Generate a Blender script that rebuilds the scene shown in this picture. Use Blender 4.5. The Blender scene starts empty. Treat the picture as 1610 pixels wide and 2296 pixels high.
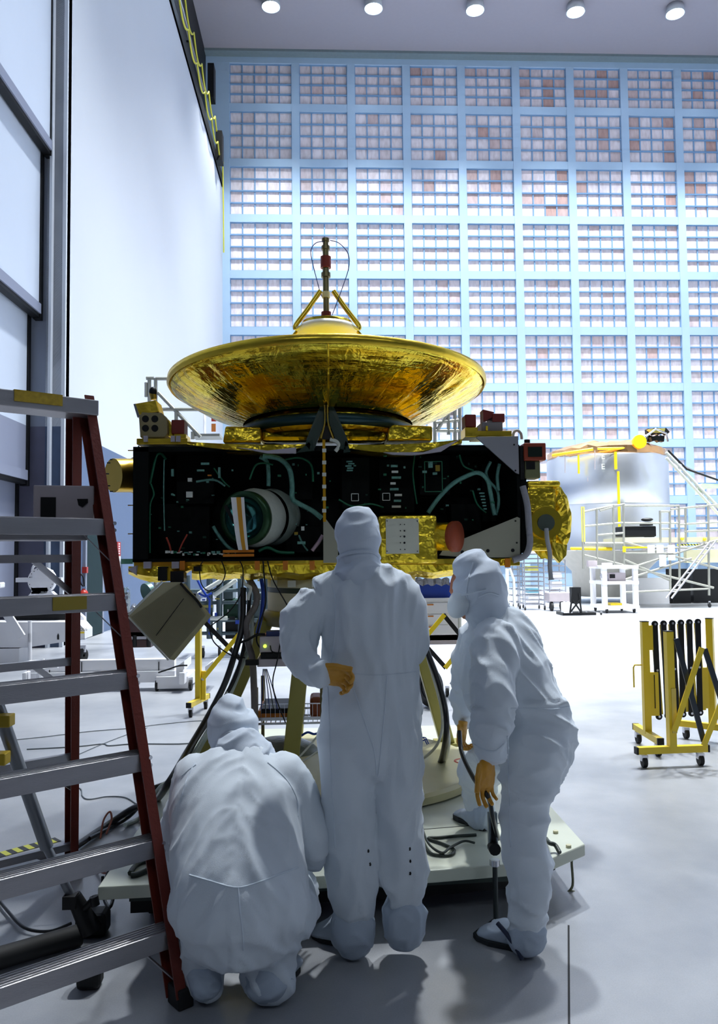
import bpy, math, random
from mathutils import Vector, Matrix, Quaternion, noise
from math import sin, cos, pi, radians

SC = bpy.context.scene
COL = SC.collection
random.seed(7)
V = Vector

# ------------------------------------------------------------------ camera
CAM_H, FPX = 1.6, 1800.0
YAW, PITCH, ROLL = math.atan(75 / 1800), math.atan(97 / 1800), 0.011
fwd = V((sin(YAW) * cos(PITCH), cos(YAW) * cos(PITCH), sin(PITCH)))
right0 = V((cos(YAW), -sin(YAW), 0))
up0 = right0.cross(fwd)
cright = right0 * cos(ROLL) - up0 * sin(ROLL)
cup = right0 * sin(ROLL) + up0 * cos(ROLL)
CAMP = V((0, 0, CAM_H))
cam_d = bpy.data.cameras.new('camera')
cam_d.sensor_fit = 'VERTICAL'
cam_d.sensor_height = 36
cam_d.lens = FPX / 2296 * 36
cam_d.clip_start = 0.05
cam_d.clip_end = 200
cam = bpy.data.objects.new('camera', cam_d)
cam.matrix_world = Matrix((
    (cright.x, cup.x, -fwd.x, 0), (cright.y, cup.y, -fwd.y, 0),
    (cright.z, cup.z, -fwd.z, CAM_H), (0, 0, 0, 1)))
COL.objects.link(cam)
SC.camera = cam

def ray(px, py):
    return fwd * FPX + cright * (px - 805) + cup * (1148 - py)

def at(px, py, Y):
    """world point seen at a pixel on the vertical plane Y"""
    d = ray(px, py)
    return CAMP + d * (Y / d.y)

def fl(px, py, z=0.0):
    """world point seen at a pixel on the horizontal plane z"""
    d = ray(px, py)
    return CAMP + d * ((z - CAM_H) / d.z)

# ------------------------------------------------------------------ world, view
w = bpy.data.worlds.new('world')
SC.world = w
w.use_nodes = True
w.node_tree.nodes['Background'].inputs[0].default_value = (0.02, 0.05, 0.06, 1)
w.node_tree.nodes['Background'].inputs[1].default_value = 0.5
SC.view_settings.view_transform = 'Standard'
SC.view_settings.look = 'None'
SC.view_settings.gamma = 1
SC.view_settings.exposure = 0.0
SC.view_settings.use_curve_mapping = False
SC.cycles.max_bounces = 8
SC.cycles.diffuse_bounces = 4
SC.cycles.glossy_bounces = 4
SC.cycles.use_denoising = True
SC.cycles.sample_clamp_indirect = 6

# ceiling lamp positions: rows of lamps over the hall, none over the near end
LAMP_POWER = 1950.0
FILL_POWER = 55.0  # strength of the fill lamps added behind the camera
FILL_Z = 8.0
LAMPS = []
for Y in (34.0, 27.0, 20.0, 13.5):
    for i in range(-1, 6):
        x = -2.2 + 4.5 * i
        if x < (-4.4 if Y > 30 else 0): continue
        LAMPS.append((x + (0.0 if Y > 30 else 0.3), Y))

# ------------------------------------------------------------------ helpers
OFF = {}

def C(r, g, b, a=1):
    def f(c):
        c = c / 255
        return c / 12.92 if c <= 0.04045 else ((c + 0.055) / 1.055) ** 2.4
    return (f(r), f(g), f(b), a)

MATS = {}

def M(name, col, rough=0.5, metal=0.0, var=0.12, vscale=6.0, bump=0.0, bscale=30.0, spec=None,
      stretch=(1, 1, 1), emit=None, estr=0.0, sheen=0.0, crack=0.0):
    if name in MATS: return MATS[name]
    m = bpy.data.materials.new(name)
    m.use_nodes = True
    nt = m.node_tree
    b = nt.nodes['Principled BSDF']
    tc = nt.nodes.new('ShaderNodeTexCoord')
    mp = nt.nodes.new('ShaderNodeMapping')
    mp.inputs['Scale'].default_value = stretch
    nt.links.new(tc.outputs['Object'], mp.inputs[0])
    n = nt.nodes.new('ShaderNodeTexNoise')
    n.inputs['Scale'].default_value = vscale
    n.inputs['Detail'].default_value = 5
    nt.links.new(mp.outputs[0], n.inputs['Vector'])
    mix = nt.nodes.new('ShaderNodeMix')
    mix.data_type = 'RGBA'
    lo = [c * (1 - var) for c in col[:3]] + [1]
    hi = [min(1, c * (1 + var)) for c in col[:3]] + [1]
    mix.inputs[6].default_value = lo
    mix.inputs[7].default_value = hi
    nt.links.new(n.outputs[0], mix.inputs[0])
    nt.links.new(mix.outputs[2], b.inputs['Base Color'])
    b.inputs['Roughness'].default_value = rough
    b.inputs['Metallic'].default_value = metal
    if spec is not None: b.inputs['Specular IOR Level'].default_value = spec
    if sheen: b.inputs['Sheen Weight'].default_value = sheen
    if bump:
        n2 = nt.nodes.new('ShaderNodeTexNoise')
        n2.inputs['Scale'].default_value = bscale
        n2.inputs['Detail'].default_value = 3
        nt.links.new(mp.outputs[0], n2.inputs['Vector'])
        bp = nt.nodes.new('ShaderNodeBump')
        bp.inputs['Strength'].default_value = bump
        bp.inputs['Distance'].default_value = 0.02
        src = n2.outputs[0]
        if crack:
            vo = nt.nodes.new('ShaderNodeTexVoronoi')
            vo.feature = 'DISTANCE_TO_EDGE' if crack > 1 else 'F1'
            vo.inputs['Scale'].default_value = bscale * 0.6
            wn = nt.nodes.new('ShaderNodeVectorMath')
            wn.operation = 'MULTIPLY_ADD'
            nt.links.new(n2.outputs['Color'], wn.inputs[0])
            wn.inputs[1].default_value = (0.12, 0.12, 0.12)
            nt.links.new(mp.outputs[0], wn.inputs[2])
            nt.links.new(wn.outputs[0], vo.inputs['Vector'])
            ad = nt.nodes.new('ShaderNodeMath')
            ad.operation = 'ADD'
            nt.links.new(vo.outputs['Distance'], ad.inputs[0])
            nt.links.new(n2.outputs[0], ad.inputs[1])
            src = ad.outputs[0]
        nt.links.new(src, bp.inputs['Height'])
        nt.links.new(bp.outputs[0], b.inputs['Normal'])
    if emit:
        b.inputs['Emission Color'].default_value = emit
        b.inputs['Emission Strength'].default_value = estr
    MATS[name] = m
    return m

class MB:
    def __init__(s):
        s.v = []; s.f = []; s.sm = []; s.col = []
    def add(s, vs, fs, smooth=False, col=None):
        o = len(s.v)
        s.v += [V(p) for p in vs]
        s.f += [tuple(i + o for i in f) for f in fs]
        s.sm += [smooth] * len(fs)
        s.col += [col] * len(fs)
        return s
    def box(s, c, d, R=None, col=None):
        c = V(c); h = V(d) / 2
        vs = []
        for x in (-1, 1):
            for y in (-1, 1):
                for z in (-1, 1):
                    p = V((x * h.x, y * h.y, z * h.z))
                    if R is not None: p = R @ p
                    vs.append(c + p)
        return s.add(vs, [(0, 1, 3, 2), (4, 6, 7, 5), (0, 4, 5, 1), (2, 3, 7, 6), (0, 2, 6, 4), (1, 5, 7, 3)], col=col)
    def bb(s, a, b, col=None):
        a = V(a); b = V(b)
        return s.box((a + b) / 2, [abs(q) for q in (b - a)], col=col)
    def beam(s, p0, p1, w=0.05, h=0.05, up=(0, 0, 1)):
        p0 = V(p0); p1 = V(p1); t = (p1 - p0)
        L = t.length; t.normalize()
        up = V(up)
        if abs(t.dot(up.normalized())) > 0.98: up = V((0, 1, 0)) if abs(t.y) < 0.9 else V((1, 0, 0))
        sx = t.cross(up).normalized(); uy = sx.cross(t).normalized()
        R = Matrix((sx, t, uy)).transposed()
        return s.box((p0 + p1) / 2, (w, L, h), R)
    def ring(s, c, a, b, rx, ry, n):
        return [c + a * (rx * cos(2 * pi * i / n)) + b * (ry * sin(2 * pi * i / n)) for i in range(n)]
    def loft(s, rings, cap=True, smooth=True, closed=False):
        n = len(rings[0]); vs = [p for r in rings for p in r]; fs = []
        m = len(rings)
        for i in range(m if closed else m - 1):
            j2 = (i + 1) % m
            for j in range(n):
                k = (j + 1) % n
                fs.append((i * n + j, i * n + k, j2 * n + k, j2 * n + j))
        s.add(vs, fs, smooth)
        if cap and not closed:
            s.add(rings[0], [tuple(reversed(range(n)))])
            s.add(rings[-1], [tuple(range(n))])
        return s
    def tube(s, pts, r=0.01, n=8, cap=True, closed=False):
        pts = [V(p) for p in pts]
        rs = r if isinstance(r, (list, tuple)) else [r] * len(pts)
        rings = []; a = None
        m = len(pts)
        for i, p in enumerate(pts):
            if closed: t = pts[(i + 1) % m] - pts[i - 1]
            elif i == 0: t = pts[1] - p
            elif i == m - 1: t = p - pts[-2]
            else: t = (pts[i + 1] - p).normalized() + (p - pts[i - 1]).normalized()
            if t.length < 1e-9: t = V((0, 0, 1))
            t.normalize()
            if a is None:
                a = t.orthogonal().normalized()
            else:
                a = a - t * a.dot(t)
                if a.length < 1e-6: a = t.orthogonal()
                a.normalize()
            b = t.cross(a)
            rings.append(s.ring(p, a, b, rs[i], rs[i], n))
        return s.loft(rings, cap, True, closed)
    def cyl(s, p0, p1, r0, r1=None, n=16):
        if r1 is None: r1 = r0
        p0 = V(p0); p1 = V(p1); t = (p1 - p0).normalized(); a = t.orthogonal().normalized(); b = t.cross(a)
        return s.loft([s.ring(p0, a, b, r0, r0, n), s.ring(p1, a, b, r1, r1, n)])
    def lathe(s, prof, o=(0, 0, 0), axis=(0, 0, 1), n=32, cap=False, smooth=True):
        o = V(o); t = V(axis).normalized()
        a = V((1, 0, 0)) if abs(t.x) < 0.9 else V((0, 1, 0))
        a = (a - t * a.dot(t)).normalized(); b = t.cross(a)
        return s.loft([s.ring(o + t * z, a, b, max(r, 1e-4), max(r, 1e-4), n) for r, z in prof], cap, smooth)
    def prism(s, poly, vec):
        vec = V(vec); poly = [V(p) for p in poly]; n = len(poly)
        vs = poly + [p + vec for p in poly]
        fs = [tuple(reversed(range(n))), tuple(range(n, 2 * n))]
        fs += [(i, (i + 1) % n, n + (i + 1) % n, n + i) for i in range(n)]
        return s.add(vs, fs)
    def sph(s, c, r, n=16, m=10, R=None):
        c = V(c)
        if not isinstance(r, (list, tuple)): r = (r, r, r)
        vs = []; fs = []
        for i in range(m + 1):
            th = pi * i / m
            for j in range(n):
                ph = 2 * pi * j / n
                p = V((r[0] * sin(th) * cos(ph), r[1] * sin(th) * sin(ph), r[2] * cos(th)))
                if R is not None: p = R @ p
                vs.append(c + p)
        for i in range(m):
            for j in range(n):
                k = (j + 1) % n
                fs.append((i * n + j, (i + 1) * n + j, (i + 1) * n + k, i * n + k))
        return s.add(vs, fs, True)
    def build(s, name, mat, parent=None, bevel=0.0, fix=True):
        me = bpy.data.meshes.new(name)
        if parent is None:
            lo = V([min(p[i] for p in s.v) for i in range(3)]); hi = V([max(p[i] for p in s.v) for i in range(3)])
            off = V(((lo.x + hi.x) / 2, (lo.y + hi.y) / 2, lo.z))
        else:
            off = OFF[parent.name]
        me.from_pydata([tuple(p - off) for p in s.v], [], s.f)
        me.polygons.foreach_set('use_smooth', s.sm)
        if any(c is not None for c in s.col):
            at_ = me.color_attributes.new('shade', 'FLOAT_COLOR', 'CORNER')
            k = 0
            for pi_, pl in enumerate(me.polygons):
                c = s.col[pi_] or (1, 1, 1, 1)
                for _ in pl.loop_indices:
                    at_.data[k].color = c; k += 1
        if fix:
            import bmesh
            bm = bmesh.new(); bm.from_mesh(me)
            bmesh.ops.recalc_face_normals(bm, faces=bm.faces)
            bm.to_mesh(me); bm.free()
        if mat: me.materials.append(mat)
        o = bpy.data.objects.new(name, me)
        COL.objects.link(o)
        OFF[o.name] = off.copy()
        if parent is None: o.location = off
        else: o.parent = parent
        if bevel:
            bv = o.modifiers.new('bevel', 'BEVEL'); bv.width = bevel; bv.segments = 2; bv.limit_method = 'ANGLE'
        return o

def tag(o, label=None, cat=None, group=None, kind=None):
    if label: o['label'] = label
    if cat: o['category'] = cat
    if group: o['group'] = group
    if kind: o['kind'] = kind
    return o

def thing(name, label, cat, loc=(0, 0, 0), group=None):
    o = bpy.data.objects.new(name, None)
    COL.objects.link(o)
    o.empty_display_size = 0.1
    o.location = loc
    OFF[o.name] = V(loc)
    return tag(o, label, cat, group)

def kids(o): return [c for c in bpy.data.objects if c.parent == o]

def copy_tree(o, parent=None):
    c = o.copy(); COL.objects.link(c)
    if parent: c.parent = parent
    for ch in kids(o): copy_tree(ch, c)
    return c

def spl(pts, k=6):
    pts = [V(p) for p in pts]
    out = []
    for i in range(len(pts) - 1):
        p0 = pts[max(i - 1, 0)]; p1 = pts[i]; p2 = pts[i + 1]; p3 = pts[min(i + 2, len(pts) - 1)]
        for j in range(k):
            t = j / k
            out.append(0.5 * ((2 * p1) + (p2 - p0) * t + (2 * p0 - 5 * p1 + 4 * p2 - p3) * t * t + (3 * p1 - p0 - 3 * p2 + p3) * t ** 3))
    out.append(pts[-1])
    return out

def cable(name, pts, r, mat, parent=None, label=None, cat='cable', group=None, k=6, n=6):
    b = MB(); b.tube(spl(pts, k), r, n)
    o = b.build(name, mat, parent)
    if parent is None: tag(o, label, cat, group)
    return o

def struct(o):
    o['kind'] = 'structure'
    return o

def text_mesh(txt, size, name, mat, parent, origin, xdir, ydir, depth=0.002):
    cu = bpy.data.curves.new(name, 'FONT'); cu.body = txt; cu.size = size; cu.extrude = depth
    t = bpy.data.objects.new(name, cu); COL.objects.link(t)
    bpy.context.view_layer.update()
    me = bpy.data.meshes.new_from_object(t.evaluated_get(bpy.context.evaluated_depsgraph_get()))
    bpy.data.objects.remove(t)
    xd = V(xdir).normalized(); yd = V(ydir).normalized(); zd = xd.cross(yd)
    mb = MB()
    mb.add([V(origin) + xd * p.co.x + yd * p.co.y + zd * p.co.z for p in me.vertices], [tuple(p.vertices) for p in me.polygons])
    return mb.build(name, mat, parent, fix=False)

# ------------------------------------------------------------------ materials
m_white_wall = M('wall_paint_white', C(196, 201, 210), 0.6, var=0.03, vscale=0.4)
m_grey_wall = M('column_paint_grey', C(128, 134, 150), 0.6, var=0.04, vscale=1)
m_ceil = M('ceiling_panel', C(160, 156, 164), 0.8, var=0.03)
m_post = M('filter_frame_blue', C(172, 198, 222), 0.35, var=0.04, vscale=2)
m_strip = M('filter_strip_blue', C(120, 158, 196), 0.4, var=0.05)
m_black = M('black_paint', C(14, 15, 17), 0.5, spec=0.3)
m_black_rubber = M('black_rubber', C(22, 23, 25), 0.7)
m_alu = M('aluminium', C(170, 168, 172), 0.38, 0.75, bump=0.1, bscale=60, stretch=(1, 1, 8))
m_steel = M('bright_steel', C(205, 205, 210), 0.25, 1.0)
m_whitepaint = M('white_enamel', C(232, 232, 236), 0.4, var=0.04)
m_beige = M('cream_enamel', C(196, 192, 160), 0.45, var=0.06)
m_yellow = M('yellow_enamel', C(240, 208, 20), 0.4, var=0.06)
m_olive = M('olive_enamel', C(150, 142, 70), 0.45, var=0.1)
m_red_fg = M('red_fibreglass', C(102, 32, 18), 0.45, var=0.15, bump=0.1, bscale=80)
m_red_dk = M('dark_red_cap', C(120, 34, 26), 0.5)
m_gold = M('gold_foil', (1.0, 0.66, 0.05, 1), 0.3, 1.0, var=0.15, vscale=8, bump=1.0, bscale=10, crack=1)
m_gold2 = M('gold_foil_smooth', (1.0, 0.66, 0.06, 1), 0.3, 1.0, var=0.1, bump=0.35, bscale=7)
m_brass = M('gold_plated', C(214, 180, 80), 0.3, 1.0)
m_orange = M('orange_plastic', C(206, 120, 20), 0.45)
m_greypanel = M('grey_green_louvre', C(176, 170, 136), 0.6, var=0.1)
m_bus = M('black_composite', C(4, 9, 8), 0.6, var=0.5, vscale=60, spec=0.15)
m_teal = M('teal_harness_wrap', C(96, 150, 138), 0.45, var=0.35, vscale=40, bump=0.5, bscale=60)
m_teal_dk = M('dark_green_metal', C(20, 62, 46), 0.4, 0.3, var=0.3, vscale=30)
m_pale = M('pale_tape', C(210, 214, 205), 0.5, var=0.1)
m_blue = M('blue_plastic', C(20, 60, 160), 0.4)
m_darkblue = M('navy_box', C(20, 34, 84), 0.4)
m_box_grey = M('warm_grey_enamel', C(176, 166, 170), 0.5)
# ================================================================== the hall
YW = 38.0                 # far wall
XL = -4.83                 # left wall
XR = 24.0
Y0 = -5.0
CZ = at(900, 128, YW).z   # ceiling height

# floor: pale sealed concrete with joints and scuffs
def floor_mat():
    m = bpy.data.materials.new('sealed_concrete')
    m.use_nodes = True; nt = m.node_tree; b = nt.nodes['Principled BSDF']
    tc = nt.nodes.new('ShaderNodeTexCoord')
    n = nt.nodes.new('ShaderNodeTexNoise'); n.inputs['Scale'].default_value = 0.9; n.inputs['Detail'].default_value = 6
    n.inputs['Roughness'].default_value = 0.6
    n3 = nt.nodes.new('ShaderNodeTexNoise'); n3.inputs['Scale'].default_value = 160; n3.inputs['Detail'].default_value = 2
    nt.links.new(tc.outputs['Object'], n.inputs['Vector']); nt.links.new(tc.outputs['Object'], n3.inputs['Vector'])
    r = nt.nodes.new('ShaderNodeValToRGB')
    r.color_ramp.elements[0].position = 0.33; r.color_ramp.elements[0].color = C(140, 144, 152)
    r.color_ramp.elements[1].position = 0.62; r.color_ramp.elements[1].color = C(174, 176, 181)
    nt.links.new(n.outputs[0], r.inputs[0])
    mx = nt.nodes.new('ShaderNodeMix'); mx.data_type = 'RGBA'; mx.blend_type = 'MULTIPLY'; mx.inputs[0].default_value = 0.25
    nt.links.new(r.outputs[0], mx.inputs[6]); nt.links.new(n3.outputs[0], mx.inputs[7])
    nt.links.new(mx.outputs[2], b.inputs['Base Color'])
    b.inputs['Roughness'].default_value = 0.33
    b.inputs['Specular IOR Level'].default_value = 0.9
    return m
f = MB(); f.bb((XL - 8, Y0, -0.3), (XR, YW + 1, 0))
floor = struct(f.build('floor', floor_mat()))
j = MB()
s0 = fl(1275, 2075); s1 = fl(1276, 2290)
sd = (s1 - s0) * 3; j.beam(s0, s0 + sd, 0.008, 0.003)
j.build('floor_joint', m_black, floor)
cl = MB(); cl.bb((XL - 8, Y0, CZ), (XR, YW + 1, CZ + 0.4))
struct(cl.build('ceiling', m_ceil))
# ceiling cove beam above the far wall
tb = MB(); tb.bb((XL - 1, YW - 0.5, CZ - 0.12), (XR, YW, CZ))
struct(tb.build('trim_1', M('cove_green_grey', C(120, 136, 142), 0.6)))
wr = MB(); wr.bb((XR, Y0, 0), (XR + 0.3, YW + 1, CZ))
struct(wr.build('wall_right', M('wall_paint_grey', C(176, 182, 194), 0.6, var=0.04)))
wf = MB(); wf.bb((XL - 8, Y0 - 0.3, 0), (XR, Y0, CZ))
struct(wf.build('wall_front', M('wall_paint_dark', C(52, 60, 66), 0.6, var=0.1)))

# ---- far wall of filters
wb = MB(); wb.bb((XL - 5, YW + 0.25, 0), (XR, YW + 0.5, CZ))
wall_back = struct(wb.build('wall_back', m_post))
bay = (at(1518, 150, YW).x - at(662, 130, YW).x) / 7
X1 = at(663, 300, YW).x
zt = at(800, 243, YW).z
rowh = (at(800, 243, YW).z - at(800, 869, YW).z) / 5
pw = 0.38
xs = [X1 + bay * i for i in range(0, 9)]
zs = [zt - rowh * i for i in range(0, 9)]
lat = MB()
for x in xs: lat.bb((x - pw / 2, YW - 0.02, 0), (x + pw / 2, YW + 0.25, CZ - 0.12))
for z in zs:
    if z > 0.2: lat.bb((XL, YW + 0.0, z - pw / 2), (XR, YW + 0.25, z + pw / 2))
xe = at(500, 300, YW).x; xe2 = at(515, 300, YW).x
lat.bb((XL - 1.5, YW - 0.02, 0), (xe2, YW + 0.25, CZ - 0.12))
lat.bb((XL - 1.5, YW - 0.03, CZ - 0.42), (XR, YW + 0.25, CZ - 0.12))
lat.build('frame_lattice', m_post, wall_back)

def filter_mat():
    m = bpy.data.materials.new('filter_media')
    m.use_nodes = True; nt = m.node_tree; b = nt.nodes['Principled BSDF']
    a = nt.nodes.new('ShaderNodeVertexColor'); a.layer_name = 'shade'
    tc = nt.nodes.new('ShaderNodeTexCoord')
    n = nt.nodes.new('ShaderNodeTexNoise'); n.inputs['Scale'].default_value = 2.5; n.inputs['Detail'].default_value = 4
    mp = nt.nodes.new('ShaderNodeMapping'); mp.inputs['Scale'].default_value = (3, 1, 1)
    nt.links.new(tc.outputs['Object'], mp.inputs[0]); nt.links.new(mp.outputs[0], n.inputs['Vector'])
    r = nt.nodes.new('ShaderNodeValToRGB')
    r.color_ramp.elements[0].position = 0.3; r.color_ramp.elements[0].color = (0.8, 0.77, 0.76, 1)
    r.color_ramp.elements[1].position = 0.6; r.color_ramp.elements[1].color = (1, 1, 1, 1)
    nt.links.new(n.outputs[0], r.inputs[0])
    mx = nt.nodes.new('ShaderNodeMix'); mx.data_type = 'RGBA'; mx.blend_type = 'MULTIPLY'; mx.inputs[0].default_value = 1
    nt.links.new(a.outputs[0], mx.inputs[6]); nt.links.new(r.outputs[0], mx.inputs[7])
    nt.links.new(mx.outputs[2], b.inputs['Base Color'])
    b.inputs['Roughness'].default_value = 0.7
    return m
m_filter = filter_mat()
xb = [(xe2, xs[0] - pw / 2, 5)] + [(xs[i] + pw / 2, xs[i + 1] - pw / 2, 4) for i in range(8)]
zb = [(zs[0] + pw / 2, CZ - 0.42)] + [(zs[i + 1] + pw / 2, zs[i] - pw / 2) for i in range(8)]
for ri, (z0, z1) in enumerate(zb):
    for ci, (x0, x1, nc) in enumerate(xb):
        z0 = max(z0, 0.02)
        if x0 > XR - 1: continue
        p = MB()
        for c in range(nc):
            for r in range(4):
                dirt = random.random() ** 6 * (0.25 + 0.75 * min(1, ci / 5)) * (1.3 if ri < 3 else 0.8)
                dirt += 0.3 * max(0, (2.2 - ri)) / 2.2 * (0.4 + 0.6 * ci / 8)
                dirt = min(1, dirt)
                k = 1 - 0.12 * random.random()
                c0 = C(250, 240, 243); c1 = C(206, 168, 158)
                col = tuple((c0[i] * (1 - dirt) + c1[i] * dirt) * k for i in range(3)) + (1,)
                ax = x0 + (x1 - x0) * c / nc; bx = x0 + (x1 - x0) * (c + 1) / nc
                az = z0 + (z1 - z0) * r / 4; bz = z0 + (z1 - z0) * (r + 1) / 4
                p.bb((ax, YW + 0.14, az), (bx, YW + 0.24, bz), col=col)
        bank = p.build('filter_bank', m_filter, wall_back)
        g = MB()
        for c in range(nc + 1):
            x = x0 + (x1 - x0) * c / nc
            g.bb((x - 0.03, YW + 0.10, z0), (x + 0.03, YW + 0.14, z1))
        for r in range(5):
            z = z0 + (z1 - z0) * r / 4
            g.bb((x0, YW + 0.06, z - 0.03), (x1, YW + 0.14, z + 0.03))
        g.build('filter_grid', m_strip, bank)

# ---- left wall: white upper, grey lower band, ledge, dark recess with runway
YJ = 14.85
zL = 1.6 + 3.66 * 4.83
zband = at(147, 956, YJ).z
b = MB(); b.bb((XL - 0.3, YJ, zband), (XL, YW, zL)); wl = struct(b.build('wall_left', m_white_wall))
b = MB(); b.bb((XL - 0.3, YJ, 0), (XL, YW, zband))
b.build('lower_band', M('wall_paint_band_blue_grey', C(80, 98, 128), 0.55, var=0.04), wl)
b = MB(); b.bb((XL - 1.1, YJ, zL - 0.3), (XL - 0.3, YW, zL)); b.build('ledge', m_white_wall, wl)
b = MB(); b.bb((XL - 1.1, Y0, zL), (XL * 1.163, YW, CZ)); b.build('upper_recess', m_black, wl)
b = MB(); b.bb((XL + 0.0, YJ - 0.02, 0), (XL + 0.02, YJ + 0.16, zL)); b.build('corner_bead', m_white_wall, wl)
# crane runway and its festoon
b = MB()
b.bb((XL - 0.12, Y0 + .1, zL + .01), (XL + 0.05, YW - .2, zL + 0.55))
b.bb((XL - 0.28, Y0 + .1, zL + .01), (XL + 0.06, YW - .2, zL + 0.06))
run = b.build('crane_runway', m_black); tag(run, 'black crane runway beam along the top of the white left wall', 'beam')
bd = thing('festoon_rail', 'grey rail hung with yellow looped cables above the left wall', 'cable rail', (XL + 0.2, 24, zL + 0.7))
b = MB(); b.beam((XL + 0.14, 3, zL + 0.75), (XL + 0.14, 31, zL + 0.75), 0.09, 0.09); b.build('rail', m_alu, bd)
b = MB()
for y in range(4, 31, 3):
    b = MB(); b.beam((XL - 0.1, y, zL + 0.75), (XL + 0.14, y, zL + 0.75), 0.05, 0.05)
    b.build('bracket', m_black, bd)
m_yc = M('yellow_cable', C(200, 196, 60), 0.5)
for row, (dx, dz, amp) in enumerate(((0.22, 0.6, 0.42), (0.1, 1.75, 0.5))):
    b = MB(); y = 10.0
    while y < 36:
        pts = [V((XL + dx, y + 1.9 * t / 8, zL + dz - amp * (1 - (2 * t / 8 - 1) ** 2))) for t in range(9)]
        b.tube(pts, 0.035, 6); y += 1.9
    b.build('looped_cable', m_yc, bd)
b = MB(); b.tube([(XL + 0.12, 37.2, zL + 0.8), (XL + 0.12, 37.4, zL - 1.2), (XL + 0.12, 37.5, zL - 3.3)], 0.035, 6)
b.build('end_cable', m_yc, bd)
for (px, py, pz) in ((474, 150, 226), (492, 300, 366)):
    a_ = at(px, py, 35.5); c_ = at(px, pz, 35.5)
    b = MB(); b.bb((a_.x - 0.13, 35.2, c_.z), (a_.x + 0.15, 35.8, a_.z))
    tag(b.build('crane_buffer', m_black), 'black box on the %s part of the crane runway by the filter wall' % ('higher' if px < 480 else 'lower'), 'box', None)

# ---- jamb and telescopic door leaves at the left
def jx(px): return at(px, 1245, YJ).x
m_jamb = m_grey_wall
b = MB(); b.bb((XL - 3, YJ, zband), (XL, YJ + 0.4, zL)); wn = struct(b.build('wall_near_left', m_jamb))
b = MB(); b.bb((XL - 3, YJ, 0), (XL, YJ + 0.4, zband)); b.build('lower_band', M('jamb_band_violet', C(88, 88, 108), 0.55), wn)
b = MB(); b.bb((jx(108), YJ - 0.12, 0), (jx(114), YJ, zL)); b.bb((jx(135), YJ - 0.03, 0), (jx(143), YJ, zL)); b.build('jamb_rib', m_white_wall, wn)
m_leafw = M('door_leaf_white', C(196, 206, 222), 0.5, var=0.03, vscale=1)
m_leafg = M('door_leaf_grey', C(132, 138, 158), 0.5, var=0.03, vscale=1)
edges = [(108, 345, -50), (87, 708, 345), (61, 1078, 708), (38, 1360, 1078)]
door = None
zsub = at(20, 935, 8).z
for i, (px, pyb, pyt) in enumerate(edges):
    x = jx(px)
    zb_ = max(at(px, pyb, YJ).z, 0.02); zt_ = at(px, pyt, YJ).z if i else zL + 1
    zt_ += 0.25
    b = MB()
    if zb_ >= zband: b.bb((x - 0.12, 1.5, zb_), (x, YJ - 0.02, zt_))
    else:
        b.bb((x - 0.12, 1.5, max(zb_, zband)), (x, YJ - 0.02, zt_))
    o = b.build('door_%d' % (i + 1), m_leafw); struct(o)
    if zb_ < zband:
        b = MB(); b.bb((x - 0.12, 1.5, zb_), (x, YJ - 0.02, zband)); b.build('lower_leaf', m_leafg, o)
    b = MB(); b.bb((x - 0.13, 1.5, zb_ - 0.07), (x + 0.01, YJ - 0.01, zb_)); b.bb((x - 0.1, YJ - 0.13, zb_ - 0.1), (x + 0.03, YJ - 0.01, zt_ - 0.2)); b.build('black_seal', m_black, o)
    b = MB(); b.bb((x - 0.1, 1.5, zb_), (x + 0.04, YJ - 0.12, zb_ + 0.18)); b.build('bottom_rail', m_leafg, o)
b = MB(); b.bb((XL - 1.7, Y0, 0), (XL - 1.5, YJ, CZ)); struct(b.build('wall_outer_left', m_grey_wall))
# dark green personnel door in the left wall
dy0 = -1800 * XL / (730 - 196); dy1 = -1800 * XL / (730 - 231)
b = MB(); b.bb((XL, dy0, 0.02), (XL + 0.05, dy1, 2.5)); dr = struct(b.build('door_5', M('dark_green_door', C(34, 50, 54), 0.8, spec=.1)))
b = MB(); b.bb((XL, dy0 - 0.1, 0), (XL + 0.06, dy0, 2.6)); b.bb((XL, dy1, 0), (XL + 0.06, dy1 + 0.1, 2.6)); b.bb((XL, dy0, 2.5), (XL + 0.06, dy1, 2.6)); b.build('door_frame', m_grey_wall, dr)

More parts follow.
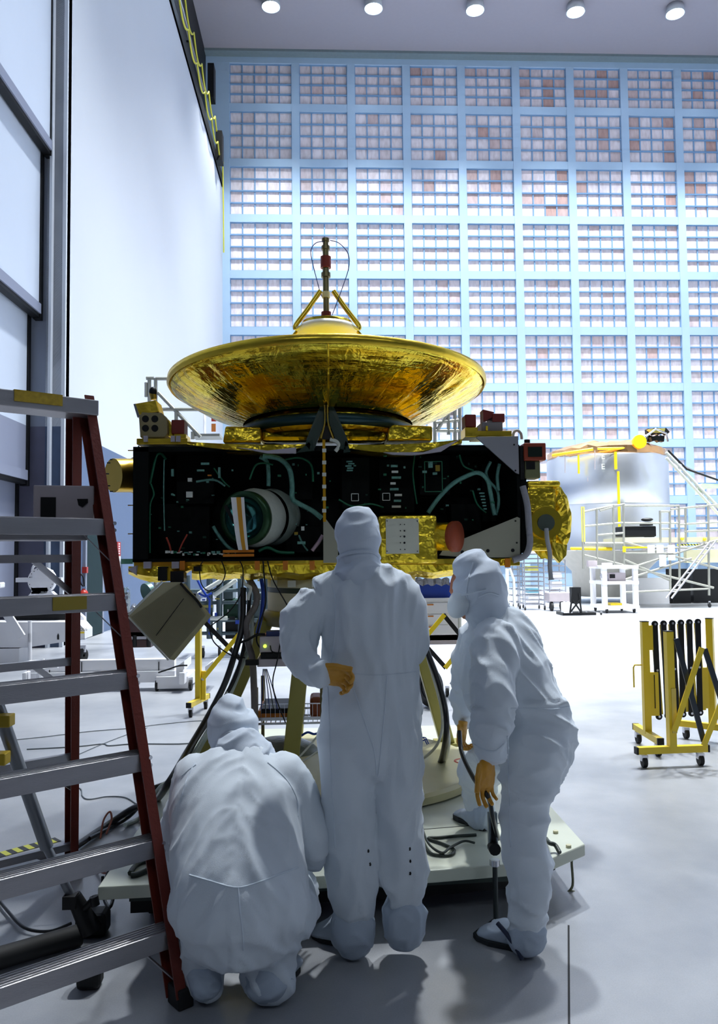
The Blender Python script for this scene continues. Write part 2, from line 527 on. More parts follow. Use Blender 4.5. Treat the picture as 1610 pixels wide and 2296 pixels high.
# ---- ceiling lamps
m_lamp = M('lamp_glass', (1, 1, 1, 1), 0.3, emit=(0.55, 0.75, 1.0, 1), estr=60)
m_can = M('lamp_housing', C(200, 205, 210), 0.4, 0.3)
proto = None
LDS = {}
for Y_, ang, k_ in ((34.0, 84, 1.0), (27.0, 88, 1.2), (20.0, 66, 2.0), (13.5, 70, 2.4)):
    ld = bpy.data.lights.new('lamp_light', 'SPOT')
    ld.energy = LAMP_POWER * 4 * k_; ld.color = (0.93, 0.975, 1.0)
    ld.shadow_soft_size = 0.55; ld.spot_size = radians(ang); ld.spot_blend = 0.7
    LDS[Y_] = ld
for i, (x, y) in enumerate(LAMPS):
    if proto is None:
        t = thing('ceiling_lamp', '', 'lamp', (0, 0, 0))
        q = MB(); q.lathe([(0.05, 0.0), (0.36, -0.02), (0.42, -0.4), (0.39, -0.4), (0.34, -0.1), (0.02, -0.08)], n=20); q.build('lamp_shade', m_can, t)
        q = MB(); q.sph((0, 0, -0.22), (0.33, 0.33, 0.22)); q.build('bulb', m_lamp, t)
        lo = bpy.data.objects.new('lamp_light', ld); COL.objects.link(lo); lo.parent = t; lo.location = (0, 0, -0.6)
        proto = t
    else:
        t = copy_tree(proto)
    [c for c in kids(t) if c.type == 'LIGHT'][0].data = LDS[y]
    t.location = (x, y, CZ)
    nth = ['leftmost', 'second from left', 'middle', 'fourth from left', 'rightmost', 'farthest right'][min(5, int((x + 2.3) / 4.45))]
    t['label'] = 'round bluish-white ceiling lamp, %s along the top edge' % nth if y > 30 else 'round ceiling lamp out of view above the hall, row %s, %s' % ({27.0: 'second', 20.0: 'third', 13.5: 'nearest'}[y], ['first', 'leftmost', 'second from left', 'middle', 'fourth from left', 'rightmost', 'last'][min(6, int((x + 2.3) / 4.45))])
    t['group'] = 'ceiling lamps in the front row' if y > 30 else 'ceiling lamps further back'
# ================================================================== spacecraft
YF = 4.85                  # plane of the open side panel
DC = at(735, 880, 5.4) 
TILT = .055    # dish rim centre
def F(px, py, d=0.0): return at(px, py, YF + d)
def FB(b, a, c):
    """box whose front face spans two pixels, with true depth"""
    da = a[2] if len(a) > 2 else 0.0; dc = c[2] if len(c) > 2 else 0.0; d0 = min(da, dc)
    p = F(a[0], a[1], d0); q = F(c[0], c[1], d0)
    b.bb((p.x, YF + da, p.z), (q.x, YF + dc, q.z))
sc = thing('spacecraft', 'gold dish antenna spacecraft with open black equipment bay, bolted on the tall stand', 'spacecraft', (F(735, 1258).x, YF, F(735, 1258).z))
S = 1 / 371.0              # metres per pixel on that plane

def foil_mat():
    m = bpy.data.materials.new('dish_gold_foil')
    m.use_nodes = True; nt = m.node_tree; b = nt.nodes['Principled BSDF']
    b.inputs['Metallic'].default_value = 1; b.inputs['Roughness'].default_value = 0.16
    uv = nt.nodes.new('ShaderNodeUVMap')
    n = nt.nodes.new('ShaderNodeTexNoise'); n.inputs['Scale'].default_value = 1; n.inputs['Detail'].default_value = 4; n.inputs['Distortion'].default_value = 0.5
    mp = nt.nodes.new('ShaderNodeMapping'); mp.inputs['Scale'].default_value = (70, 3.2, 1)
    nt.links.new(uv.outputs[0], mp.inputs[0]); nt.links.new(mp.outputs[0], n.inputs['Vector'])
    n2 = nt.nodes.new('ShaderNodeTexNoise'); n2.inputs['Scale'].default_value = 1; n2.inputs['Detail'].default_value = 5
    mp2 = nt.nodes.new('ShaderNodeMapping'); mp2.inputs['Scale'].default_value = (14, 7, 1)
    nt.links.new(uv.outputs[0], mp2.inputs[0]); nt.links.new(mp2.outputs[0], n2.inputs['Vector'])
    ad = nt.nodes.new('ShaderNodeMath'); ad.operation = 'MULTIPLY_ADD'; ad.inputs[1].default_value = 0.8
    nt.links.new(n2.outputs[0], ad.inputs[0]); nt.links.new(n.outputs[0], ad.inputs[2])
    bp = nt.nodes.new('ShaderNodeBump'); bp.inputs['Strength'].default_value = 0.5; bp.inputs['Distance'].default_value = 0.03
    nt.links.new(ad.outputs[0], bp.inputs['Height']); nt.links.new(bp.outputs[0], b.inputs['Normal'])
    r = nt.nodes.new('ShaderNodeValToRGB')
    r.color_ramp.elements[0].position = 0.35; r.color_ramp.elements[0].color = (0.95, 0.58, 0.03, 1)
    r.color_ramp.elements[1].position = 0.6; r.color_ramp.elements[1].color = (1.0, 0.80, 0.08, 1)
    nt.links.new(n2.outputs[0], r.inputs[0]); nt.links.new(r.outputs[0], b.inputs['Base Color'])
    return m
# dish: bowl with creased foil underside
prof = [(0.57, -0.235), (0.65, -0.205), (0.73, -0.172), (0.81, -0.137), (0.89, -0.10), (0.96, -0.062), (1.01, -0.028), (1.04, 0.0), (1.05, 0.03), (1.035, 0.055), (1.0, 0.045), (0.7, -0.07), (0.3, -0.16), (0.001, -0.19)]
fine = []
for i in range(len(prof) - 1):
    k = 6 if i < 8 else 2
    for j in range(k):
        t = j / k; fine.append((prof[i][0] * (1 - t) + prof[i + 1][0] * t, prof[i][1] * (1 - t) + prof[i + 1][1] * t))
fine.append(prof[-1])
NS = 240
vs = []; fs = []
for i, (r, z) in enumerate(fine):
    for j in range(NS):
        a = 2 * pi * j / NS
        under = i < 46
        d = 0
        if under and i > 0:
            fac = sin(pi * min(1, i / 46))
            d = fac * (0.012 * noise.noise(V((a * 14, i * 0.05, 1.3))) + 0.010 * noise.noise(V((a * 26, i * 0.09, 4))) + 0.010 * noise.noise(V((cos(a) * 3, sin(a) * 3, i * 0.12))))
            d -= 0.012 * fac * abs(math.sin(a * 6)) ** 8
        vs.append((DC.x + (r + d) * cos(a), DC.y + (r + d) * sin(a), DC.z + z - (r + d) * sin(a) * TILT))
for i in range(len(fine) - 1):
    for j in range(NS):
        k = (j + 1) % NS
        fs.append((i * NS + j, i * NS + k, (i + 1) * NS + k, (i + 1) * NS + j))
mb = MB(); mb.add(vs, fs, True)
dish = mb.build('dish_antenna', foil_mat(), sc, fix=False)
dm = dish.data; uvl = dm.uv_layers.new(name='UVMap')
for pl in dm.polygons:
    for li in pl.loop_indices:
        vi = dm.loops[li].vertex_index; i, j = divmod(vi, NS)
        jj = j + NS if (j == 0 and any(dm.loops[q].vertex_index % NS == NS - 1 for q in pl.loop_indices)) else j
        uvl.data[li].uv = (jj / NS, i / 46)
b = MB(); b.lathe([(1.035, 0.062), (1.062, 0.05), (1.065, 0.02), (1.052, 0.0)], DC, axis=(0, TILT, 1), n=120); b.build('dish_rim', m_gold2, dish)
b = MB(); b.lathe([(0.46, -0.31), (0.56, -0.30), (0.575, -0.25), (0.5, -0.22)], DC, n=64, cap=True)
b.build('dish_support_ring', M('dark_teal_ring', C(26, 60, 66), 0.35, 0.4), sc)
# centre seam of foil on the dish underside
b = MB(); b.tube([(DC.x + 0.0, DC.y - r - 0.006, DC.z + z + r * TILT) for r, z in prof[:8]], 0.006, 6); b.build('foil_seam', m_gold, dish)

# feed: subreflector disc with gold edge, three struts and the mast
SUB = V((DC.x, DC.y, at(735, 734, 5.4).z))
b = MB(); b.lathe([(0.001, 0.01), (0.185, 0.008), (0.205, -0.02), (0.20, -0.05), (0.001, -0.09)], SUB, n=48)
b.build('subreflector', M('bright_white_disc', C(250, 248, 236), 0.4), sc)
b = MB(); b.lathe([(0.17, 0.0), (0.172, 0.03), (0.12, 0.042), (0.001, 0.045)], SUB, n=48); b.build('gold_cover', m_gold, sc)
for s_ in (-1, 1):
    hub = V((SUB.x + s_ * 0.045, SUB.y - 0.02, at(735, 655, 5.4).z)); ft = V((SUB.x + s_ * 0.21, SUB.y - 0.06, SUB.z - 0.03))
    b = MB(); b.tube(spl([hub, hub.lerp(ft, 0.5) + V((s_ * .008, 0, 0)), ft + V((0, 0, 0.03)), ft], 4), 0.017, 8); b.build('foil_strut', m_gold2, sc)
    b = MB(); b.tube([ft, ft + V((-s_ * 0.05, -0.05, 0.012)), ft + V((-s_ * 0.12, -0.05, 0.02))], 0.012, 8); b.build('strut_foot', m_pale, sc)
    b = MB(); b.tube([V((SUB.x + s_ * 0.2, SUB.y, SUB.z - 0.02)), V((DC.x + s_ * 0.72, DC.y + 0.3, DC.z - 0.12))], 0.012, 8); b.build('feed_leg', m_gold2, sc)
b = MB(); b.tube([hub + V((-0.045, 0.05, 0)), V((SUB.x, SUB.y + 0.2, SUB.z - 0.02))], 0.016, 8); b.build('foil_strut', m_gold2, sc)
m_mast = M('mast_olive_metal', C(120, 112, 80), 0.35, 0.8)
zz = lambda py: at(733, py, 5.4).z
mast_parts = [(718, 700, 0.034, 'mast_base', m_red_dk), (700, 668, 0.02, 'mast_tube', m_mast), (668, 655, 0.028, 'mast_collar', m_pale), (655, 622, 0.021, 'mast_tube', m_mast),
              (622, 612, 0.032, 'mast_collar', m_mast), (612, 600, 0.022, 'mast_tube', m_mast), (601, 576, 0.036, 'red_cap', m_red_dk), (576, 560, 0.021, 'mast_tube', m_mast), (560, 552, 0.029, 'mast_collar', m_mast), (552, 540, 0.019, 'mast_tube', m_mast), (542, 535, 0.026, 'mast_top', m_mast)]
for (a_, c_, r_, nm, mt) in mast_parts:
    b = MB(); b.cyl((SUB.x - 0.006, SUB.y, zz(a_)), (SUB.x - 0.006, SUB.y, zz(c_)), r_, n=14); b.build(nm, mt, sc, bevel=0.003)
m_bluecab = M('blue_cable', C(30, 50, 130), 0.5)
cable('blue_cable', [at(726, 541, 5.38), at(708, 545, 5.36), at(697, 562, 5.35), at(701, 590, 5.35), at(715, 645, 5.37), at(722, 665, 5.38)], 0.003, m_bluecab, sc)
cable('blue_cable', [at(740, 539, 5.38), at(760, 545, 5.36), at(780, 568, 5.35), at(782, 600, 5.35), at(766, 650, 5.35), at(745, 706, 5.37)], 0.003, m_bluecab, sc)

# ---- bus body: hollow black bay, open towards the front
xl, xr = F(299, 1100).x, F(1166, 1100).x
zt_, zb_ = F(730, 1000).z, F(730, 1256).z
D = 1.5
cx_ = (xl + xr) / 2
b = MB()
b.prism([(xl, YF + 0.02, zb_), (xr, YF + 0.02, zb_), (xr - 0.35, YF + 1.3, zb_), (xl + 0.35, YF + 1.3, zb_)], (0, 0, 0.02))
b.prism([(xl, YF + 0.02, zt_ - 0.02), (xr, YF + 0.02, zt_ - 0.02), (xr - 0.35, YF + 1.3, zt_ - 0.02), (xl + 0.35, YF + 1.3, zt_ - 0.02)], (0, 0, 0.02))
b.bb((xl, YF + 0.42, zb_), (xr, YF + 0.44, zt_))
b.prism([(xl, YF + 0.02, zb_), (xl + 0.35, YF + 1.3, zb_), (xl + 0.35, YF + 1.3, zt_), (xl, YF + 0.02, zt_)], (0.02, 0, 0))
b.prism([(xr - 0.02, YF + 0.02, zb_), (xr - 0.37, YF + 1.3, zb_), (xr - 0.37, YF + 1.3, zt_), (xr - 0.02, YF + 0.02, zt_)], (0.02, 0, 0))
b.build('equipment_bay', m_bus, sc)
b = MB()
fw = 0.03
b.bb((xl, YF - 0.01, zb_), (xr, YF + 0.02, zb_ + fw * 0.5)); b.bb((xl, YF - 0.01, zt_ - fw), (xr, YF + 0.02, zt_))
b.bb((xl, YF - 0.01, zb_), (xl + 0.09, YF + 0.02, zt_)); b.bb((xr - 0.02, YF - 0.01, zb_), (xr, YF + 0.02, zt_))
b.build('bay_frame', m_bus, sc)
# equipment boxes inside the bay
for (x0, y0, x1, y1, d0) in ((395, 1020, 480, 1130, .25), (340, 1130, 470, 1240, .28), (600, 1020, 700, 1120, .3), (765, 1025, 830, 1140, .22), (850, 1030, 930, 1150, .25), (940, 1020, 1010, 1110, .22), (1010, 1130, 1080, 1190, .25), (1080, 1040, 1150, 1170, .28), (640, 1180, 720, 1240, .25)):
    b = MB(); a_ = F(x0, y0, d0); c_ = F(x1, y1, d0); b.bb((a_.x, YF + d0, a_.z), (c_.x, YF + .42, c_.z)); b.build('electronics_box', m_bus, sc, bevel=0.006)
rnd = random.Random(3)
# harnesses (pixel polylines over the bay)
def har(pts, d, r, mat, name='cable_harness'):
    b = MB(); b.tube(spl([F(x, y, d) for x, y in pts], 5), r, 8); return b.build(name, mat, sc)
m_grn = M('green_wire', C(28, 110, 78), 0.5, var=0.6, vscale=50)
har([(590, 1022), (625, 1028), (648, 1050), (655, 1085), (656, 1118), (672, 1130), (700, 1145), (722, 1162)], 0.10, 0.016, m_teal)
har([(583, 1024), (598, 1035), (602, 1060), (602, 1090)], 0.14, 0.013, m_teal)
har([(960, 1150), (985, 1115), (1015, 1085), (1045, 1068), (1072, 1060), (1092, 1075), (1100, 1105), (1106, 1140), (1110, 1155)], 0.08, 0.014, m_teal)
har([(1100, 1035), (1090, 1060), (1098, 1080), (1115, 1100), (1118, 1130), (1112, 1155)], 0.12, 0.010, m_teal)
har([(560, 1075), (572, 1045), (590, 1038), (612, 1042)], .13, .006, m_grn)
har([(640, 1030), (668, 1026), (690, 1034), (700, 1050), (702, 1080)], .16, .007, m_grn)
har([(330, 1020), (326, 1060), (332, 1090)], .05, .004, m_teal)
har([(760, 1120), (790, 1135), (830, 1130), (860, 1138)], .15, .006, m_grn)
har([(930, 1020), (926, 1060), (930, 1100), (935, 1130)], .15, .005, m_grn)
har([(1030, 1020), (1040, 1045), (1062, 1055)], .12, .006, m_grn)
har([(1060, 1100), (1070, 1130), (1090, 1150)], .12, .006, m_grn)
har([(1120, 1040), (1115, 1070), (1118, 1100)], 0.10, 0.011, m_teal)
har([(336, 1085), (346, 1040), (352, 1020), (362, 1018), (372, 1030)], 0.08, 0.008, m_grn)
har([(338, 1085), (345, 1108), (337, 1130), (336, 1180), (336, 1240)], 0.07, 0.006, m_grn)
har([(368, 1030), (367, 1100), (368, 1160), (369, 1190)], 0.06, 0.004, m_teal)
har([(440, 1080), (480, 1076), (505, 1090)], 0.10, 0.007, m_teal)
har([(480, 1050), (500, 1078), (515, 1092)], 0.09, 0.005, m_grn)
har([(478, 1180), (490, 1200), (510, 1225), (530, 1238)], 0.08, 0.011, m_teal)
har([(580, 1236), (600, 1228), (625, 1238), (660, 1240)], 0.08, 0.010, m_grn)
har([(740, 985), (755, 990), (760, 1000), (752, 1012)], -0.04, 0.012, m_pale, 'hose')
har([(700, 1235), (715, 1215), (724, 1200)], 0.03, 0.012, M('pink_tape_wrap', C(176, 150, 160), 0.5))
har([(670, 1200), (680, 1222), (690, 1235)], 0.08, 0.006, m_teal)
har([(373, 1205), (380, 1222), (384, 1240)], 0.02, 0.006, M('red_wire', C(170, 60, 40), 0.5), 'red_tube')
har([(420, 1198), (408, 1220), (400, 1240)], 0.02, 0.005, M('red_wire', C(170, 60, 40), 0.5), 'red_tube')
har([(310, 1000), (318, 1010), (318, 1020)], 0.0, 0.004, m_grn)
# small hardware and coloured glints on the bay
def blk(px, py, w_, h_, mat, name, d=0.04):
    c = F(px, py, d); b = MB(); b.box(c, (w_ * S, 0.02, h_ * S)); return b.build(name, mat, sc)
blk(425, 1109, 14, 13, m_pale, 'white_label'); blk(460, 1040, 18, 5, m_teal, 'connector'); blk(450, 1055, 16, 4, m_teal, 'connector')
blk(426, 1076, 9, 8, m_pale, 'connector'); blk(492, 1060, 5, 24, m_teal, 'connector'); blk(470, 1066, 8, 3, m_orange, 'connector')
blk(387, 1060, 5, 16, m_teal, 'connector'); blk(679, 1185, 7, 9, m_pale, 'connector'); blk(676, 1217, 18, 6, m_teal, 'connector'); blk(664, 1196, 8, 6, m_brass, 'connector')
for i in range(8): blk(887 + rnd.uniform(-6, 6), 1045 + i * 13, 22 - rnd.uniform(0, 12), 5, m_pale if i % 2 else m_teal, 'white_terminal', 0.06)
for i in range(5): blk(780 + rnd.uniform(-8, 10), 1035 + i * 5, 14, 3, m_teal, 'connector', 0.06)
for (x, y) in ((796, 1115), (866, 1114)):
    b = MB(); c = F(x, y, .03); w2 = 8 * S
    for dx, dz, ww, hh in ((-w2, 0, .004, 2 * w2), (w2, 0, .004, 2 * w2), (0, w2, 2 * w2, .004), (0, -w2, 2 * w2, .004)): b.box(c + V((dx, 0, dz)), (ww, .01, hh))
    b.build('square_bracket', m_pale, sc)
for i, (x, y) in enumerate(((952, 1058), (965, 1042), (975, 1062), (981, 1050))): blk(x, y, 10, 14 if i % 2 else 5, m_teal if i < 3 else m_brass, 'connector', 0.06)
b = MB(); c0 = F(952, 1035, .06); c1 = F(992, 1102, .06)
for q in (0, 1): b.beam((c0.x, c0.y, c0.z if q else c1.z), (c1.x, c0.y, c0.z if q else c1.z), .005, .005); b.beam((c0.x if q else c1.x, c0.y, c0.z), (c0.x if q else c1.x, c0.y, c1.z), .005, .005)
b.build('card_frame', m_grn, sc)
for i in range(6): blk(1080 + i * 1.5, 1106 + i * 7, 12 - i, 3, m_teal, 'cable_tie', 0.08)
for i in range(100):  # scattered green flecks, glints put in as coloured blocks among the hardware
    x = rnd.uniform(330, 1120); y = rnd.uniform(1015, 1235)
    if (500 < x < 660 and 1080 < y) or (840 < x < 1040 and y > 1150) or (745 < x < 860 and y > 1130): continue
    blk(x, y, rnd.uniform(2, 8), rnd.uniform(2, 5), rnd.choice([m_grn, m_teal, m_teal_dk]), 'fastener_glint', rnd.uniform(.05, .2))
for i in range(26): blk(375 + i * 6 + rnd.uniform(-2, 2), 1240 + rnd.uniform(-4, 4), rnd.uniform(3, 9), rnd.uniform(2, 7), rnd.choice([m_pale, m_teal, m_grn, m_pale]), 'terminal', -0.01)
for y in (1236, 1245):
    blk(535, y, 68, 6, m_orange, 'orange_bar', -0.03)
# telescope barrel with its open mouth, cloth wrap and tape
TC = F(547, 1162, -0.02); ax = V((0.42, 0.9, 0.06)).normalized(); R_ = 0.165
b = MB(); b.lathe([(R_ * .80, 0.0), (R_ * .99, -.005), (R_, 0.03), (R_ * .97, 0.08), (R_ * .83, 0.085)], TC, ax, 48); tel = b.build('telescope_barrel', M('telescope_rim_green', C(40, 74, 44), 0.3, 0.5), sc)
b = MB(); b.lathe([(R_ * .98, 0.05), (R_ * 1.10, 0.12), (R_ * 1.07, 0.2), (R_ * .96, 0.24)], TC, ax, 48); b.build('white_wrap', M('cloth_wrap_pale', C(190, 196, 188), 0.7, bump=0.3, bscale=20), tel)
b = MB(); b.lathe([(R_ * 1.05, 0.25), (R_ * 1.1, 0.34), (R_ * .95, 0.44), (R_ * .6, 0.5)], TC, ax, 48); b.build('rear_wrap', M('cloth_wrap_pale2', C(160, 176, 168), 0.7, bump=0.3, bscale=20), tel)
b = MB(); b.lathe([(R_ * .82, 0.01), (R_ * .7, 0.05), (R_ * .4, 0.09), (0.001, 0.1)], TC, ax, 48); b.build('mirror', M('telescope_mirror', C(70, 130, 124), 0.12, 0.9, var=0.3, vscale=12), tel)
b = MB(); b.box(TC + V((-0.075, -0.0, 0.01)), (0.02, 0.03, 0.15), Matrix.Rotation(-0.5, 3, 'Y')); b.build('spider_vane', m_black, tel)
tp = [F(533, 1115, -.05), F(536, 1150, -.06), F(540, 1190, -.07), F(543, 1215, -.07), F(546, 1233, -.06)]
for (o0, o1, mt, dy) in ((-15, 14, M('white_tape', C(244, 244, 244), 0.6, var=.02), 0), (-3, 7, M('orange_tape', C(206, 146, 24), 0.5), -.003)):
    b = MB()
    for i in range(4):
        p, q = tp[i], tp[i + 1]
        w0 = 1 - i * .06; w1 = 1 - (i + 1) * .06
        b.prism([p + V((o0 * S * w0, dy, 0)), p + V((o1 * S * w0, dy, 0)), q + V((o1 * S * w1, dy, 0)), q + V((o0 * S * w1, dy, 0))], (0, .004, 0))
    b.build('hanging_tape', mt, tel)
# vertical gold strap, white corner gussets
b = MB(); FB(b, (723, 985, -.02), (731, 1170, -.035)); st = b.build('gold_strap', M('gold_tape', C(214, 160, 20), 0.35, 0.5), sc)
for y in range(1010, 1170, 27): b = MB(); b.box(F(727, y, -.04), (9 * S, .01, 8 * S)); b.build('strap_clip', m_pale, st)
m_gus = M('pale_gusset', C(160, 158, 140), 0.5, 0.2, var=.05)
def gusset(pts, d=-.03, mat=m_gus, name='gusset_plate', holes=()):
    b = MB(); b.prism([F(x, y, d) for x, y in pts], (0, .015, 0)); o = b.build(name, mat, sc)
    for (x, y, r) in holes:
        b = MB(); p = F(x, y, d - .004); b.cyl(p, p + V((0, .02, 0)), r * S, n=12); b.build('bolt', m_black, o)
    return o
gusset([(1067, 980), (1162, 978), (1164, 1063), (1157, 1060)], holes=((1153, 997, 2), (1156, 1055, 2)), mat=M('grey_gusset', C(150, 150, 156), 0.5, 0.2))
gusset([(985, 1245), (1000, 1224), (1160, 1159), (1166, 1162), (1166, 1250), (1050, 1250)], holes=((1037, 1238, 4), (1094, 1235, 4), (1150, 1234, 4), (1159, 1217, 2), (1156, 1168, 2)))
gusset([(725, 1163), (732, 1165), (758, 1200), (758, 1262), (725, 1262)])
# foil-wrapped box with perforated white cover plate and capped barrel
b = MB(); a_ = F(845, 1157, -.06); c_ = F(978, 1262, -.06); b.bb((a_.x, YF - .14, a_.z), (c_.x, YF + .1, c_.z)); fb = b.build('foil_instrument', m_gold, sc, bevel=0.02)
b = MB(); a_ = F(865, 1163, -.155); c_ = F(940, 1241, -.155); b.bb((a_.x, YF - .15, a_.z), (c_.x, YF - .14, c_.z)); cp = b.build('cover_plate', M('cover_plate_white', C(206, 206, 190), 0.5), fb)
b = MB()
for (x, y, r) in ((907, 1190, 1.6), (907, 1203, 2), (907, 1217, 2), (898, 1176, 1), (907, 1176, 1), (898, 1190, 1), (898, 1203, 1), (898, 1217, 1), (898, 1232, 1), (908, 1232, 1), (868, 1168, 1), (936, 1168, 1), (868, 1236, 1), (936, 1236, 1)):
    p = F(x, y, -.155); b.cyl(p, p + V((0, .008, 0)), r * S * 1.2, n=8)
b.build('plate_holes', m_black, cp)
p = F(975, 1203, -.05); q = F(1022, 1203, -.13)
b = MB(); b.cyl(p, q, .085, .085, 24); bar = b.build('foil_barrel', m_gold, sc)
n_ = (q - p).normalized()
b = MB(); b.lathe([(0.001, .012), (.092, .012), (.092, -.02), (.085, -.03)], q, n_, 32); b.build('red_dust_cap', M('red_dust_cap', C(150, 60, 24), 0.6), bar)

# ---- right end: dark side, foil dish instrument, red camera box, white conduit
b = MB(); FB(b, (1166, 1000, -.01), (1184, 1240, .3)); b.build('end_panel', m_bus, sc)
b = MB(); b.tube(spl([F(1172, 1090, -.05), F(1182, 1130, -.06), F(1186, 1180, -.06), F(1188, 1220, -.06), F(1178, 1245, -.05), F(1150, 1256, -.05)], 5), 0.02, 8)
b.build('wrapped_conduit', M('grey_wrap', C(150, 150, 158), 0.6, bump=.5, bscale=30), sc)
RD = F(1228, 1166, .12)
b = MB(); rp = []
RX = Matrix.Rotation(radians(-18), 3, 'Z')
for i, (r, y) in enumerate([(0.05, -.06), (0.14, -.05), (.2, -.03), (.235, 0.0), (.225, .06), (.15, .12), (.05, .15)]):
    rp.append([RD + RX @ V((r * 0.62 * cos(2 * pi * j / 40) * (1 + .08 * noise.noise(V((j * .8, i, 0)))), y + .02 * noise.noise(V((j * .5, i * 3, 5))), r * 1.05 * sin(2 * pi * j / 40) * (1 + .06 * noise.noise(V((j * .7, i, 9)))))) for j in range(40)])
b.loft(rp, True, False); rdm = b.build('foil_wrapped_antenna', m_gold, sc)
b = MB(); FB(b, (1182, 1090, .0), (1250, 1235, .12)); rb_ = b.build('foil_block', m_gold, sc, bevel=.02)
b = MB(); p = F(1225, 1172, -.02); b.cyl(p, p + V((0, .05, 0)), .098, n=28); b.build('gold_ring', m_gold2, rdm)
b = MB(); p = F(1225, 1172, -.035); b.cyl(p, p + V((0, .03, 0)), .052, n=24); b.build('grey_cap', M('grey_green_cap', C(66, 76, 66), 0.6), rdm)
b = MB(); b.tube(spl([F(1225, 1185, -.05), F(1227, 1210, -.06), F(1233, 1240, -.05), F(1233, 1270, -.04), F(1236, 1300, -.04)], 5), [0.014] * 20 + [.02], 8)
b.build('pale_strap', M('pale_strap', C(170, 172, 176), .6), rdm)
b = MB(); pts = [F(1238, 1215, -.03), F(1272, 1222, .02), (F(1270, 1245, 0)), F(1255, 1262, -.04), F(1240, 1245, -.03)]; b.prism(pts, (0, .05, 0)); b.build('foil_flap', m_gold, rdm)
b = MB(); FB(b, (1180, 1078, -.0), (1258, 1092, .1)); b.build('foil_crown', m_gold, sc, bevel=.015)
b = MB(); FB(b, (1175, 993, -.05), (1225, 1032, .12)); cb = b.build('red_framed_box', M('rust_red', C(150, 58, 30), .5), sc, bevel=.006)
b = MB(); FB(b, (1184, 1002, -.056), (1216, 1024, -.05)); b.build('dark_window', M('dark_green_glass', C(28, 40, 34), .2), cb)
b = MB(); b.cyl(F(1182, 994, 0), F(1182, 986, 0), .018); b.build('lens_cap', m_black, cb)
b = MB(); FB(b, (1177, 1033, -.03), (1212, 1072, .1)); nb = b.build('olive_box', M('olive_grey', C(110, 112, 76), .5), sc, bevel=.006)
b = MB(); FB(b, (1180, 1035, -.036), (1200, 1052, -.03)); b.build('dark_port', m_black, nb)
har([(1150, 985), (1152, 970), (1160, 965), (1168, 972), (1170, 985)], .1, .009, m_pale, 'white_hose')
b = MB(); FB(b, (1166, 1000, -.03), (1176, 1075, -.02)); b.build('black_bracket', m_black, sc)

# ---- top deck: gold blanket, V bracket, side boxes
b = MB()
def drape(x0, x1, ytop0, ytop1, sag, th, d0):
    top = []; bot = []; n = 24
    for i in range(n + 1):
        t = i / n; x = x0 + (x1 - x0) * t
        y = ytop0 + (ytop1 - ytop0) * t
        s_ = sag * 4 * t * (1 - t)
        top.append(F(x, y + s_ * .5, d0)); bot.append(F(x, y + s_ + th * (0.6 + .4 * sin(pi * t)), d0))
    return top + bot[::-1]
b.prism(drape(420, 700, 990, 995, 8, 10, -.03), (0, .22, 0)); b.build('gold_blanket', m_gold, sc)
b = MB(); b.prism(drape(780, 1036, 996, 985, 10, 14, -.03), (0, .22, 0)); b.build('gold_blanket', m_gold, sc)
m_cloth = M('silver_cloth', C(176, 170, 180), .6)
b = MB(); b.prism([F(530, 1003, -.04), F(600, 1010, -.04), F(664, 1003, -.04), F(664, 1016, -.04), F(600, 1016, -.04)], (0, .03, 0)); b.build('silver_hem', m_cloth, sc)
b = MB(); b.prism([F(860, 1014, -.04), F(950, 1014, -.04), F(1030, 986, -.04), F(990, 1012, -.04), F(930, 1020, -.04), F(880, 1019, -.04)], (0, .03, 0)); b.build('silver_hem', m_cloth, sc)
for (x0, x1, y0, y1) in ((499, 585, 955, 992), (868, 970, 952, 988)):
    b = MB(); b.prism([F(x0, y1, .15), F(x1, y1, .15), F(x1, y0 + 3, .15), F(x0 + 6, y0, .15)], (0, .3, 0)); b.build('gold_deck_box', m_gold, sc, bevel=.012)
b = MB(); b.prism([F(585, 990, .2), F(868, 990, .2), F(868, 955, .2), F(585, 960, .2)], (0, .12, 0)); b.build('gold_core_blanket', m_gold, sc, bevel=.03)
b = MB(); b.lathe([(0.5, 0), (0.56, .05), (.52, .12)], (DC.x, DC.y, F(735, 985, .5).z), n=48); b.build('gold_skirt', m_gold, sc)
m_vb = M('dark_green_bracket', C(16, 44, 36), .45)
for s_ in (-1, 1):
    b = MB(); x = 733
    b.prism([F(x + s_ * 4, 908, -.02), F(x + s_ * 16, 912, -.02), F(x + s_ * 46, 985, -.05), F(x + s_ * 50, 1010, -.05), F(x + s_ * 28, 1006, -.05), F(x + s_ * 6, 950, -.03)], (0, .03, 0)); b.build('v_bracket', m_vb, sc)
    har([(731 + s_ * 3, 908), (732 + s_ * 4, 950), (733 + s_ * 14, 983)], -.05, .005, m_brass, 'gold_cord')
b = MB(); b.prism([F(722, 985, -.04), F(745, 985, -.04), F(738, 955, -.03), F(728, 955, -.03)], (0, .02, 0)); b.build('black_wedge', m_black, sc)
b = MB(); b.prism([F(665, 1015, -.05), F(700, 985, -.05), F(705, 1010, -.05)], (0, .03, 0)); b.build('v_foot', m_vb, sc)
b = MB(); b.prism([F(770, 1015, -.05), F(775, 985, -.05), F(786, 1012, -.05)], (0, .03, 0)); b.build('v_foot', m_vb, sc)
